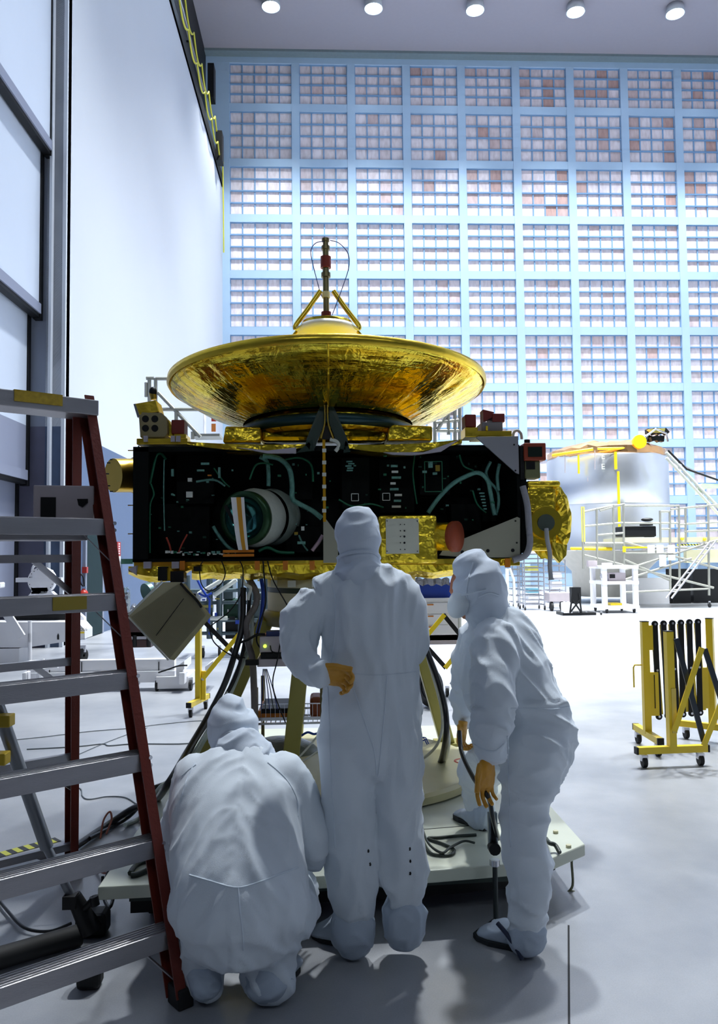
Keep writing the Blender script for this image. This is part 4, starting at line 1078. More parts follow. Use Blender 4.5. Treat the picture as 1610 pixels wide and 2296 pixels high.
def hand(parent, wrist, fdir, palm, L=0.19, curl=(30, 35, 25), thumb=(0.5, 40), side=1, mat=None, spread=6, name='glove'):
    f = V(fdir).normalized(); pn = V(palm); pn = (pn - f * pn.dot(f)).normalized(); sd = f.cross(pn) * side
    W = V(wrist); mb = MB()
    pl_ = L * .52
    rings = []
    for t, a, d in ((-.12, .028, .024), (-.02, .028, .023), (.1, .031, .021), (.35, .042, .020), (.7, .045, .018), (.95, .043, .015), (1.02, .036, .010)):
        rings.append(mb.ring(W + f * (pl_ * t), sd, pn, a * L / .19, d * L / .19, 20))
    mb.loft(rings, True, True)
    for i, (o_, ln, rr) in enumerate(((-.033, .070, .0092), (-.011, .078, .0098), (.011, .074, .0095), (.032, .058, .0085))):
        base = W + f * (pl_ * .9) - sd * (o_ * L / .19)
        fd = (f - sd * (radians(spread) * (i - 1.5) * -(-1))).normalized() if False else (f - sd * (o_ * radians(spread) * 20)).normalized()
        pts = [base - f * .015, base]; ang = 0
        seg = [ln * .45, ln * .32, ln * .26]
        p = base.copy()
        for s_, c in zip(seg, curl):
            ang += radians(c + i * 3)
            d_ = fd * cos(ang) + pn * sin(ang)
            p = p + d_ * s_ * (L / .19); pts.append(p.copy())
        r_ = rr * L / .19
        mb.tube(spl(pts, 3), [r_ * (1.05 - .25 * j / (3 * 4)) for j in range(13)], 10)
    tb = W + f * (pl_ * .28) + sd * (.032 * L / .19)
    td = (f * cos(radians(thumb[1])) + sd * sin(radians(thumb[1])) + pn * thumb[0]).normalized()
    t2 = (td + f * .5 + pn * .2).normalized()
    q = [tb - td * .02, tb, tb + td * .035 * (L / .19), tb + td * .035 * (L / .19) + t2 * .032 * (L / .19), tb + td * .035 * (L / .19) + t2 * .052 * (L / .19)]
    mb.tube(spl(q, 3), [.0125 * (L / .19)] * 7 + [.0105 * (L / .19)] * 6, 10)
    return finish(mb, name, mat or m_glove, parent, voxel=0.0035, iters=3, fold=lambda p: .0012 * noise.noise(p * 60))

def head(mb, c, face, r=0.095):
    """skull with brow, nose, lips, chin, ears; face = looking direction"""
    g = V(face).normalized(); up = V((0, 0, 1)); up = (up - g * up.dot(g)).normalized(); sd = g.cross(up)
    R = Matrix((sd, g, up)).transposed()
    c = V(c); P = lambda a, b_, d: c + R @ V((a, b_, d))
    mb.sph(c, (r * .80, r * .98, r * 1.12), 24, 16, R)
    mb.sph(P(0, r * .28, -r * .62), (r * .62, r * .62, r * .58), 20, 12, R)
    mb.sph(P(0, r * .80, -r * .95), (r * .26, r * .22, r * .2), 12, 8, R)
    mb.loft([mb.ring(P(0, r * .9, r * .12), R @ V((1, 0, 0)), R @ V((0, 0, 1)), r * .08, r * .1, 10), mb.ring(P(0, r * 1.2, -r * .28), R @ V((1, 0, 0)), R @ V((0, 0, 1)), r * .17, r * .12, 10)])
    mb.sph(P(0, r * 1.1, -r * .3), (r * .18, r * .18, r * .12), 12, 8, R)
    mb.sph(P(0, r * .88, -r * .62), (r * .26, r * .14, r * .08), 12, 8, R)
    mb.sph(P(0, r * .84, r * .3), (r * .55, r * .14, r * .1), 12, 8, R)
    for s_ in (-1, 1):
        mb.sph(P(s_ * r * .82, -r * .02, -r * .08), (r * .1, r * .2, r * .3), 10, 8, R)
        mb.sph(P(s_ * r * .30, r * .84, r * .08), (r * .17, r * .12, r * .12), 10, 8, R)
    return P, R

def worker(label, coverall, headc, facedir, neck, fold, extra=None, voxel=0.011):
    bm_ = MB()
    for ch in coverall: chain(bm_, ch, sc_=0.72)
    head(bm_, headc, facedir)
    bm_.tube([V(headc) + V((0, 0, -.02)), V(neck)], .055, 16)
    root = finish(bm_, 'person', m_skin, None, voxel=0.01, iters=3)
    tag(root, label, 'person')
    mb = MB()
    for ch in coverall: chain(mb, ch)
    cov = finish(mb, 'coverall', m_cov, root, voxel=voxel, iters=7, fold=fold)
    return root, cov

# ---- standing worker in the middle, left hand behind the hip
Y = 3.27
torso = [(808, 1268, Y, 46, .075), (812, 1292, Y, 84, .10), (816, 1322, Y, 108, .125), (822, 1370, Y, 104, .135), (828, 1430, Y, 104, .135), (831, 1500, Y, 107, .13), (833, 1570, Y, 108, .14), (833, 1640, Y, 108, .145), (833, 1690, Y, 104, .14)]
legL = [(782, 1640, Y, 62, .125), (783, 1740, Y, 63, .12), (786, 1850, Y, 58, .11), (788, 1940, Y, 57, .105), (793, 2000, Y, 50, .10), (798, 2040, Y, 36, .07), (798, 2058, Y, 30, .06)]
legR = [(888, 1640, Y, 58, .125), (890, 1740, Y, 54, .12), (892, 1850, Y, 50, .11), (901, 1940, Y, 54, .105), (905, 1985, Y, 50, .095), (905, 2018, Y, 34, .07), (905, 2035, Y, 30, .06)]
armL = [(758, 1318, Y, 46, .09), (715, 1345, Y, 46, .085), (678, 1392, Y - .02, 45, .08), (668, 1440, Y - .06, 40, .075), (684, 1485, Y - .11, 35, .06), (710, 1508, Y - .15, 29, .05), (722, 1507, Y - .17, 25, .042)]
armR = [(880, 1318, Y, 50, .09), (908, 1355, Y, 42, .09), (922, 1400, Y + .02, 37, .085), (922, 1445, Y + .05, 36, .08), (895, 1475, Y + .22, 34, .07), (860, 1480, Y + .34, 28, .05)]
fold_m = lambda p: folds(p, 0.75 if p.z > .95 else 0.9, (0.1, 0, 1), .4)
pm, cov = worker('person standing in the middle in white coverall, back turned, gloved hand behind hip', [torso, legL, legR, armL, armR], at(804, 1192, Y + .01), (0.05, 1, -.05), at(808, 1262, Y), fold_m)
hm = MB(); chain(hm, [(806, 1262, Y, 46, .095), (806, 1240, Y, 45, .10), (804, 1212, Y, 50, .12), (803, 1190, Y, 50, .12), (805, 1172, Y, 46, .105)])
hood = finish(hm, 'hood', m_hood, pm, 0.007, 5, lambda p: folds(p, .35, (1, 0, .2), .4))
hm = MB(); chain(hm, [(806, 1284, Y, 66, .115), (806, 1266, Y, 52, .105), (806, 1250, Y - .005, 46, .10)])
finish(hm, 'hood_skirt', m_hood, pm, 0.008, 4, lambda p: folds(p, .6, (1, 0, .2), .3))
seam(hood, [(762, 1262), (766, 1247), (790, 1238), (825, 1236), (845, 1243), (850, 1252)], .008, m_hood, 'hood_hem')
hand(pm, at(708, 1506, Y - .17), (0.93, 0.1, -0.22), (0.1, -.75, -0.6), L=.22, curl=(35, 50, 40), thumb=(0.05, 16), side=-1)
b = MB(); c0 = at(706, 1508, Y - .165); b.tube([c0 - V((.015, 0, -.02)), c0 + V((.035, 0, -.015))], [.045, .036], 16)
seam(cov, [(745, 1310), (752, 1350), (752, 1400), (748, 1450), (742, 1490)], .003, m_seam)
seam(cov, [(735, 1540), (738, 1600), (741, 1700), (748, 1830), (752, 1900)], .004, m_seam)
seam(cov, [(785, 1510), (840, 1513), (900, 1510), (932, 1505)], .003, m_seam)
seam(cov, [(793, 1545), (815, 1610), (838, 1680), (845, 1740)], .004, m_seam)
seam(cov, [(868, 1515), (862, 1600), (852, 1700), (848, 1740)], .004, m_seam)
for (x, y) in ((825, 1905), (829, 1935), (918, 1900), (919, 1928), (919, 1955)):
    seam(cov, [(x, y), (x + 1, y + 3), (x, y + 6)], .004, m_black, 'snap')
def boot(parent, shaft, foot, name='boot_cover'):
    mb = MB(); chain(mb, shaft); 
    rings = [mb.ring(V((x, y, z)), V(s_), V((0, 0, 1)), a, d, 20) for (x, y, z, s_, a, d) in foot]
    mb.loft(rings, True, True)
    o = finish(mb, name, m_boot, parent, .008, 4, lambda p: folds(p, .55 if p.z > .06 else .15, (0, 0, 1), .7))
    return o
def foot_rings(heel, toe, w=.055, h=.05):
    hl = V(heel); t_ = V(toe); d = (t_ - hl); d.z = 0; dn = d.normalized(); s_ = V((-dn.y, dn.x, 0)); out = []
    for t, a, hh in ((-.02, .5, .5), (.05, .8, .9), (.25, .85, 1.2), (.5, .95, 1.05), (.75, 1.05, .75), (.93, .85, .5), (1.0, .5, .35)):
        p = hl + d * t; out.append((p.x, p.y, h * hh * .95, tuple(s_), w * a, h * hh))
    return out
def sole(parent, heel, toe, w=.05):
    hl = V(heel); t_ = V(toe); d = t_ - hl; dn = d.normalized(); s_ = V((-dn.y, dn.x, 0)); poly = []
    for t, a in ((0, .7), (.1, .95), (.4, .85), (.7, 1.1), (.92, .9), (1.02, .5)): poly.append(hl + d * t + s_ * (w * a))
    for t, a in ((1.02, .5), (.92, .9), (.7, 1.1), (.4, .85), (.1, .95), (0, .7)): poly.append(hl + d * t - s_ * (w * a))
    b = MB(); b.prism([V((p.x, p.y, .001)) for p in poly], (0, 0, .022)); return b.build('shoe_sole', m_sole, parent, bevel=.004)
hl = fl(800, 2130, 0); tl = hl + V((-.17, .15, 0))
boot(pm, [(798, 2040, Y, 32, .065), (795, 2058, Y, 46, .085), (792, 2090, Y, 46, .085), (795, 2115, Y, 40, .07)], foot_rings(hl + V((0, .02, 0)), tl, .06, .05)); sole(pm, hl + V((0, .01, 0)), tl)
hr = fl(908, 2118, 0); tr = hr + V((.05, .24, 0))
boot(pm, [(905, 2018, Y, 32, .065), (905, 2036, Y, 47, .085), (904, 2070, Y, 49, .085), (907, 2098, Y, 40, .07)], foot_rings(hr + V((0, .02, 0)), tr, .06, .05)); sole(pm, hr + V((0, .01, 0)), tr)
tt = tl + V((-.02, -.01, .04)); b = MB(); b.tube(spl([tt + V((.07, -.05, .02)), tt + V((.085, -.05, -.01)), tt + V((.1, -.07, -.04))], 4), .008, 6); b.build('black_strap', m_black, pm)

# ---- crouching worker at the left
Y = 2.98
cr_t = [(545, 1712, 3.32, 60, .10), (540, 1735, 3.28, 118, .13), (530, 1790, 3.22, 138, .17), (530, 1860, 3.14, 138, .20), (535, 1930, 3.06, 142, .23), (540, 1995, 3.0, 146, .25), (540, 2030, 2.98, 150, .24), (540, 2058, 2.98, 140, .20)]
cr_lL = [(455, 2060, 3.0, 60, .13), (455, 2110, 3.0, 46, .09), (458, 2160, 3.0, 42, .07), (462, 2215, 2.98, 38, .06)]
cr_lR = [(612, 2050, 3.0, 70, .13), (610, 2100, 3.0, 60, .09), (606, 2150, 3.0, 57, .08), (604, 2205, 2.98, 58, .075)]
cr_th1 = [(455, 2050, 3.05, 70, .10), (430, 1960, 3.4, 55, .09), (425, 1900, 3.62, 48, .08), (440, 2020, 3.5, 40, .07)]
cr_th2 = [(640, 2050, 3.05, 70, .10), (655, 1985, 3.38, 52, .09)]
cr_aR = [(620, 1745, 3.26, 60, .10), (662, 1790, 3.25, 50, .09), (690, 1850, 3.24, 42, .08), (700, 1900, 3.24, 34, .07), (702, 1922, 3.28, 27, .055)]
cr_aL = [(450, 1745, 3.26, 58, .10), (425, 1800, 3.28, 45, .09), (402, 1860, 3.32, 38, .08), (408, 1900, 3.45, 34, .07), (430, 1905, 3.58, 30, .06)]
def fold_c(p):
    cx = at(537, 1900, 3.1).x
    s_ = 1 if p.x > cx else -1
    base = folds(p, 0.55, (s_ * -.55, 0.2, .8) if p.z < .95 else (s_ * .6, 0, .5), .25)
    return base + .006 * (1 - abs(noise.noise(V(((p.x - cx) * 9 + s_ * p.z * 6, p.z * 2, s_ * 3))))) ** 4
pc_, cov = worker('person crouching at the left with back turned, in loose white coverall and hood', [cr_t, cr_lL, cr_lR, cr_th1, cr_th2, cr_aR, cr_aL], at(530, 1640, 3.43), (.05, 1, -.8), at(540, 1705, 3.34), fold_c)
hm = MB(); chain(hm, [(548, 1690, 3.38, 50, .10), (530, 1660, 3.40, 56, .115), (520, 1625, 3.42, 58, .125), (518, 1598, 3.42, 48, .11), (520, 1585, 3.42, 36, .08)])
hood = finish(hm, 'hood', m_hood, pc_, .008, 5, lambda p: folds(p, .6, (1, 0, .5), .3))
hm = MB(); chain(hm, [(548, 1722, 3.30, 92, .11), (545, 1700, 3.31, 66, .11), (532, 1678, 3.33, 52, .10)])
finish(hm, 'hood_skirt', m_hood, pc_, .008, 4, lambda p: folds(p, .8, (1, 0, .3), .3))
seam(hood, [(485, 1690), (490, 1665), (512, 1643), (540, 1645), (562, 1665), (580, 1685)], .007, m_seam, 'hood_hem')
seam(cov, [(408, 1740), (425, 1725), (440, 1715)], .004, m_seam)
seam(cov, [(436, 1712), (418, 1750), (402, 1800)], .004, m_seam)
seam(cov, [(600, 1710), (640, 1745), (665, 1790), (668, 1830)], .004, m_seam)
seam(cov, [(425, 1962), (470, 1975), (530, 1990), (580, 1978), (640, 1955), (668, 1945)], .005, m_seam)
seam(cov, [(534, 1990), (538, 2040), (544, 2090), (546, 2130)], .005, m_seam)
hand(pc_, at(704, 1930, 3.34), (.25, .9, -.2), (0, -.1, -1), curl=(15, 20, 15), side=1, mat=M('white_glove', C(200, 196, 190), .5))
hand(pc_, at(440, 1906, 3.63), (.7, .6, -.1), (0, -.1, -1), curl=(15, 20, 15), side=-1, mat=M('white_glove', C(200, 196, 190), .5))
h1 = fl(463, 2238, 0); t1 = h1 + V((-.03, .25, 0)); boot(pc_, [(458, 2180, 2.98, 36, .06), (462, 2212, 2.96, 36, .06)], foot_rings(h1 + V((0, .03, 0)), t1, .055, .05)); sole(pc_, h1 + V((0, .02, 0)), t1)
h2 = fl(606, 2238, 0); t2_ = h2 + V((.05, .25, 0)); boot(pc_, [(602, 2180, 2.98, 50, .07), (604, 2212, 2.96, 50, .07)], foot_rings(h2 + V((0, .04, 0)), t2_, .075, .05)); sole(pc_, h2 + V((0, .02, 0)), t2_, .065)

# ---- bending worker at the right, one foot up on the platform
Y = 3.45
rb_t = [(1078, 1368, 3.50, 34, .10), (1098, 1392, 3.50, 58, .14), (1118, 1440, 3.48, 84, .17), (1132, 1500, 3.45, 97, .18), (1152, 1560, 3.42, 98, .18), (1185, 1610, 3.40, 94, .18), (1200, 1660, 3.38, 86, .17), (1192, 1705, 3.38, 72, .15)]
rb_near = [(1200, 1660, 3.30, 80, .13), (1190, 1730, 3.28, 66, .11), (1178, 1810, 3.26, 56, .10), (1178, 1890, 3.24, 52, .09), (1188, 1960, 3.24, 50, .085), (1182, 2030, 3.24, 46, .075), (1182, 2080, 3.24, 36, .06), (1180, 2100, 3.24, 32, .055)]
rb_far = [(1160, 1660, 3.50, 80, .12), (1110, 1690, 3.75, 62, .10), (1078, 1730, 3.95, 44, .09), (1075, 1780, 4.02, 34, .07), (1078, 1815, 4.04, 30, .06)]
rb_an = [(1112, 1432, 3.34, 54, .09), (1108, 1490, 3.26, 50, .09), (1106, 1550, 3.20, 50, .085), (1105, 1610, 3.17, 47, .08), (1098, 1650, 3.16, 40, .07), (1098, 1690, 3.15, 34, .055)]
rb_af = [(1068, 1425, 3.62, 44, .09), (1050, 1490, 3.66, 36, .08), (1044, 1550, 3.70, 32, .075), (1040, 1600, 3.72, 28, .065), (1042, 1618, 3.72, 22, .05)]
def fold_r(p):
    k = .8 if p.z > 1.0 else .9
    if p.z < 1.0: return folds(p, k, (1, 0, -.3), .35)
    return folds(p, k, (.6, 0, -.8), .35)
hd = at(1058, 1320, 3.46)
pr, cov = worker('person in white coverall bending over at the right, one foot on the platform', [rb_t, rb_near, rb_far, rb_an, rb_af], hd, (-.88, .30, -.42), at(1080, 1370, 3.48), fold_r)
hm = MB(); chain(hm, [(1090, 1372, 3.48, 50, .115), (1084, 1345, 3.47, 54, .12), (1070, 1310, 3.46, 60, .13), (1062, 1284, 3.46, 55, .12), (1056, 1272, 3.46, 44, .095)])
hood = finish(hm, 'hood', m_hood, pr, .007, 5, lambda p: folds(p, .5, (1, 0, .4), .35))
mk = MB(); c = at(1032, 1350, 3.44); mk.sph(c, (.05, .07, .075), 20, 12, Matrix.Rotation(.5, 3, 'Y')); finish(mk, 'face_mask', M('mask_white', C(214, 222, 228), .7), pr, .006, 3)
b = MB(); b.tube(spl([at(1035, 1335, 3.36), at(1060, 1330, 3.33), at(1090, 1322, 3.33)], 4), .004, 6); b.build('mask_strap', m_seam, pr)
seam(hood, [(1062, 1262), (1050, 1300), (1046, 1330), (1052, 1352)], .004, m_seam, 'hood_hem')
seam(hood, [(1072, 1340), (1095, 1330), (1118, 1335)], .004, m_seam, 'hood_hem')
seam(cov, [(1145, 1588), (1190, 1588), (1240, 1590), (1275, 1584)], .004, m_seam)
seam(cov, [(1138, 1650), (1140, 1740), (1143, 1830), (1145, 1900)], .004, m_seam)
seam(cov, [(1063, 1668), (1085, 1680), (1110, 1684), (1130, 1668)], .004, m_seam)
hand(pr, at(1092, 1706, 3.14), (-.12, -.02, -1), (.45, -.8, 0), L=.20, curl=(8, 22, 12), thumb=(.3, 22), side=1)
hand(pr, at(1038, 1622, 3.66), (-.15, -.1, -1), (.7, -.5, 0), L=.17, curl=(35, 45, 35), thumb=(.4, 25), side=1)
h3 = fl(1205, 2138, 0); t3 = fl(1075, 2098, 0)
boot(pr, [(1180, 2085, 3.24, 40, .065), (1182, 2110, 3.24, 44, .07)], foot_rings(h3 + V((-.02, .02, 0)), t3, .06, .045)); sole(pr, h3, t3 + V((-.01, 0, 0)), .055)
b = MB(); p = fl(1130, 2098, .07); b.tube(spl([p + V((-.03, -.02, .06)), p + V((0, -.05, .03)), p + V((.03, -.08, -.01)), p + V((.05, -.09, -.05))], 4), .009, 6); b.build('navy_strap', M('navy_strap', C(30, 40, 66), .6), pr)
# raised foot on the platform
h4 = fl(1098, 1862, ZP); t4 = fl(1036, 1836, ZP)
fr = foot_rings(h4 + V((0, 0, 0)), t4 + V((-.02, .03, 0)), .05, .045); fr = [(x, y, z + ZP, s_, a, d) for (x, y, z, s_, a, d) in fr]
boot(pr, [(1078, 1812, 4.04, 32, .06), (1082, 1835, 4.0, 34, .06)], fr)
sl = sole(pr, h4, t4 + V((-.02, .03, 0)), .05)
for v in sl.data.vertices: v.co.z += ZP
cab('black_cable', [at(1030, 1640, 3.60), at(1036, 1690, 3.5), at(1062, 1745, 3.3), at(1088, 1778, 3.13), at(1098, 1795, 3.16), at(1104, 1830, 3.25), at(1112, 1862, 3.4), at(1118, 1880, 3.55)], .010, m_hose, 'black cable held in both gloved hands of the bending worker')

# ================================================================== ladder at the left
Fb = fl(405, 2252); Tt = at(200, 897, 3.45); Rb = fl(167, 1958)
dS = V((.784, .621, 0)); dN = V((-.621, .784, 0))
lad = thing('step_ladder', 'tall red fibreglass step ladder with aluminium steps at the left edge', 'ladder', (Fb.x - .5, Fb.y, 0))
def rail(p0, p1, name, s_):
    p0 = V(p0); p1 = V(p1); b = MB(); t = (p1 - p0).normalized(); n_ = dS; u = t.cross(n_).normalized()
    R = Matrix((n_, t, u)).transposed(); L = (p1 - p0).length
    b.box((p0 + p1) / 2, (.008, L, .085), R)
    b.box((p0 + p1) / 2 + u * .04 - n_ * (.018 * s_), (.036, L, .006), R)
    b.box((p0 + p1) / 2 - u * .04 - n_ * (.018 * s_), (.036, L, .006), R)
    return b.build(name, m_red_fg, lad)
wB, wT = .78, .52
rail(Fb + V((0, 0, .03)), Tt, 'front_rail', 1)
rail(Fb - dS * wB + V((0, 0, .03)), Tt - dS * wT, 'front_rail', -1)
RT = Tt - V((0.0, 0, .06)) + dN * .05
rail(Rb + V((0, 0, .03)), RT - dS * .03, 'rear_rail', 1)
rail(Rb - dS * .72 + V((0, 0, .03)), RT - dS * (wT - .03), 'rear_rail', -1)
for p in (Fb, Fb - dS * wB, Rb, Rb - dS * .72):
    b = MB(); b.box(V((p.x, p.y, .035)), (.06, .09, .07), Matrix.Rotation(radians(38), 3, 'Z')); b.build('rubber_foot', m_black_rubber, lad, bevel=.006)
for k in range(7):
    z = .255 + .3 * k if k < 6 else 2.0
    t = z / Tt.z
    c1 = Fb.lerp(Tt, t); c0 = (Fb - dS * wB).lerp(Tt - dS * wT, t)
    if k == 6: continue
    u = (Tt - Fb).normalized()
    mid = (c0 + c1) / 2; L = (c1 - c0).length - .01
    R = Matrix((dS, dN, V((0, 0, 1)))).transposed()
    b = MB(); b.box(mid + V((0, 0, .0)), (L, .085, .006), R); b.box(mid - dN * .0425 - V((0, 0, .030)), (L, .005, .066), R); b.box(mid + dN * .0425 - V((0, 0, .014)), (L, .005, .03), R)
    for q in range(5): b.box(mid + dN * (.016 * (q - 2)) + V((0, 0, .004)), (L, .004, .004), R)
    s_ = b.build('step', m_alu, lad, bevel=.002)
    b = MB(); p = c1 + dS * .007 - V((0, 0, .03)) - dN * .035
    for dz in (-.012, .016): b.cyl(p + V((0, 0, dz)) - dN * .01, p + V((0, 0, dz)) - dN * .02 + dS * .001, .008, n=10)
    b.build('rivet', m_steel, s_)
    if k in (0, 4, 5):
        b = MB(); b.beam(c1 - dS * .13 - V((0, 0, .03)), Fb.lerp(Tt, (z - .17) / Tt.z) - dS * .012, .02, .004); b.build('step_brace', m_alu, s_)
# top cap bar with tape
R = Matrix((dS, dN, V((0, 0, 1)))).transposed()
mid = Tt - dS * (wT / 2) + V((0, 0, -.045))
b = MB(); b.box(mid, (wT + .02, .16, .065), R); b.build('top_cap', m_alu, lad, bevel=.004)
b = MB(); b.box(mid + dS * .02 - dN * .083 + V((0, 0, .012)), (.19, .004, .045), R); b.box(mid + dS * .02 - dN * .03 + V((0, 0, .034)), (.19, .11, .003), R); b.build('caution_label', M('worn_yellow_label', C(180, 150, 40), .6, var=.4, vscale=60), lad)
t = (.255 + 1.2) / Tt.z; c1 = Fb.lerp(Tt, t); b = MB(); b.box(c1 - dS * .215 - dN * .047 - V((0, 0, .026)), (.13, .004, .05), R); b.build('yellow_tape', M('dull_yellow_tape', C(150, 130, 40), .6), lad)
# rear spreader bars with diagonal braces
for k in range(4):
    z = .16 + .48 * k; t = z / RT.z
    p1 = Rb.lerp(RT - dS * .03, t); p0 = (Rb - dS * .72).lerp(RT - dS * (wT - .03), t)
    b = MB(); b.beam(p0, p1, .03, .035); o = b.build('rear_bar', m_alu, lad)
    b = MB(); b.beam(p1 - dS * .2, Rb.lerp(RT - dS * .03, max(.01, t - .08)), .012, .025); b.build('diagonal_brace', m_alu, lad)
# paint shelf under the upper step, with a grey meter box standing on it
zs_ = at(150, 1196, 3.35).z
cs = Fb.lerp(Tt, zs_ / Tt.z) - dS * .32 + dN * .16
b = MB(); b.box(V((cs.x, cs.y, zs_ - .018)), (.50, .22, .024), R); b.build('pail_shelf', m_alu, lad, bevel=.003)
bx = thing('meter_box', 'grey box with black grille standing on the upper shelf of the ladder', 'box', (cs.x, cs.y, zs_ - .005))
c = V((at(143, 1140, 3.4).x, 3.42, zs_ + .085)); Rz = Matrix.Rotation(radians(14), 3, 'Z')
b = MB(); b.box(c + V((0, 0, .012)), (.235, .17, .2), Rz); b.build('case', m_box_grey, bx, bevel=.005)
b = MB(); b.box(c + Rz @ V((-.06, -.087, .005)), (.058, .006, .115), Rz); b.build('black_grille', m_black, bx)
b = MB(); p = c + Rz @ V((.07, -.09, .045)); b.prism([p + V((-.02, 0, .012)), p + V((.022, 0, .012)), p + V((.022, 0, -.004)), p + V((.002, 0, -.022)), p + V((-.014, 0, -.014))], (0, .01, 0)); b.build('black_knob', m_black, bx)
b = MB(); p = c + Rz @ V((-.105, -.088, -.052)); b.cyl(p, p + V((-.004, -.02, 0)), .008, n=8); b.build('plug', m_black, bx)
cab('black_cable', [p, p + V((-.06, -.02, 0.0)), p + V((-.16, -.02, -.02)), p + V((-.2, 0, -.03)), p + V((-.14, .02, .0)), p + V((-.07, .02, .01)), p + V((-.01, 0, -.025)), p + V((.01, 0, -.045))], .004, m_black, 'thin black cable looping left of the grey box on the ladder')

# ---- leaning grey pole stand with yellow clip, between the ladder rails
ps = thing('pole_stand', 'grey telescopic pole with yellow clips and black clamp foot behind the ladder', 'stand', fl(195, 2085))
p0 = at(-10, 1570, 3.2); p1 = at(105, 1900, 3.35); p2 = at(165, 2020, 3.38); p3 = at(205, 2085, 3.4)
m_pole = M('anodised_grey', C(120, 124, 130), .35, .6)
b = MB(); b.tube([p0, p1], .026, 14); b.build('upper_tube', m_pole, ps)
b = MB(); b.tube([p1, p2], .018, 14); b.build('lower_tube', m_pole, ps)
m_yc2 = M('mustard_clip', C(190, 160, 30), .5)
for (x, y) in ((10, 1615), (0, 1700)): b = MB(); b.box(at(x, y, 3.17), (.06, .06, .045)); b.build('yellow_clip', m_yc2, ps, bevel=.004)
b = MB(); b.tube([p2 - V((0, 0, -.02)), p3], [.03, .045], 12); b.box(at(158, 2020, 3.36), (.05, .05, .05)); b.tube([at(175, 2050, 3.38), at(212, 2015, 3.36)], .014, 8); b.cyl(at(210, 2010, 3.36), at(214, 2030, 3.36), .018, n=10); b.build('clamp_head', m_black, ps)
b = MB(); q = fl(205, 2095); b.bb((q.x - .06, q.y - .05, 0.0), (q.x + .07, q.y + .06, .10)); b.build('black_base', m_black, ps, bevel=.02)
b = MB(); b.tube([fl(-60, 2165, .045), fl(180, 2095, .045)], .042, 12); tag(b.build('black_pipe', m_black_rubber), 'thick black padded pipe lying on the floor at the lower left', 'pipe')
b = MB(); b.sph(V((0, 0, 0)), (.05, .045, .07)); 
for v in b.v: pass
q = fl(200, 2215); b = MB(); b.bb((q.x - .045, q.y - .03, 0.0), (q.x + .045, q.y + .05, .14)); tag(b.build('black_bag', m_black_rubber, bevel=.02), 'small black bag on the floor below the lowest ladder step', 'bag')
cab('black_cable', [fl(265, 1900, .3), fl(240, 1960, .2), fl(215, 2020, .12), fl(195, 2045, .06)], .006, m_hose, 'black cable from the platform corner down to the pole stand')
cab('black_cable', [fl(-20, 1995, .02), fl(15, 2040, .02), fl(55, 2080, .02), fl(110, 2088, .02), fl(160, 2070, .05)], .007, m_hose, 'black cable curving on the floor at the lower left edge')
cab('black_cable', [fl(230, 1965, .1), fl(232, 2010, .03), fl(246, 2035, .03), fl(256, 2000, .06), fl(250, 1978, .18), fl(262, 1972, .2)], .008, m_hose, 'black cable loop hanging at the left corner of the platform')
cab('copper_tube', [fl(225, 1880, .02), fl(232, 1840, .10), fl(246, 1820, .14), fl(250, 1838, .10), fl(238, 1870, .04)], .006, M('copper_tube', C(150, 84, 64), .4), 'copper coloured loop of tube standing up beside the platform corner')
cab('copper_tube', [fl(214, 1928, .02), fl(218, 1945, .02), fl(230, 1956, .03), fl(248, 1958, .05)], .007, M('copper_tube', C(150, 84, 64), .4), 'copper coloured tube curving on the floor left of the platform')
cab('ring_cable', [fl(x, y, ZP + .012) for x, y in ((292, 1958), (305, 1940), (330, 1930), (345, 1935), (335, 1948), (310, 1960), (294, 1962))], .012, m_cabdk, 'dark cable ring lying on the left corner of the platform')
m_thin = M('thin_grey_wire', C(96, 104, 110), .5)
cab('floor_wire', [fl(x, y, .005) for x, y in ((60, 1745), (100, 1748), (150, 1764), (180, 1768), (185, 1785), (200, 1792), (240, 1786), (280, 1788), (305, 1802))], .004, m_thin, 'thin grey wire snaking on the floor behind the ladder')
cab('floor_wire', [fl(x, y, .005) for x, y in ((20, 1660), (100, 1652), (200, 1640), (300, 1632), (350, 1625), (430, 1617), (470, 1616))], .004, m_thin, 'long thin wire crossing the floor beneath the yellow barrier post')
cab('floor_wire', [fl(x, y, .005) for x, y in ((60, 1680), (170, 1674), (230, 1668), (245, 1672), (300, 1668), (400, 1668), (450, 1664))], .006, m_thin, 'grey wire on the floor between the ladder and the stand')
cab('floor_wire', [fl(x, y, .005) for x, y in ((175, 1692), (230, 1668), (290, 1645), (330, 1632))], .003, m_thin, 'very thin wire running diagonally behind the ladder')
# hazard tape on the floor
b = MB(); t0 = fl(-30, 1925, .002); t1 = fl(130, 1882, .002); n_ = V((-(t1 - t0).y, (t1 - t0).x, 0)).normalized() * .04
b.prism([t0 - n_, t1 - n_, t1 + n_, t0 + n_], (0, 0, .002))
def stripe_mat():
    m = bpy.data.materials.new('hazard_stripes'); m.use_nodes = True; nt = m.node_tree; bs = nt.nodes['Principled BSDF']
    tc = nt.nodes.new('ShaderNodeTexCoord'); w_ = nt.nodes.new('ShaderNodeTexWave'); w_.inputs['Scale'].default_value = 7; w_.bands_direction = 'DIAGONAL'
    r = nt.nodes.new('ShaderNodeValToRGB'); r.color_ramp.interpolation = 'CONSTANT'; r.color_ramp.elements[0].color = C(30, 32, 34); r.color_ramp.elements[1].position = .5; r.color_ramp.elements[1].color = C(190, 190, 70)
    nt.links.new(tc.outputs['Object'], w_.inputs[0]); nt.links.new(w_.outputs[1], r.inputs[0]); nt.links.new(r.outputs[0], bs.inputs[0]); return m
m_hz = stripe_mat()
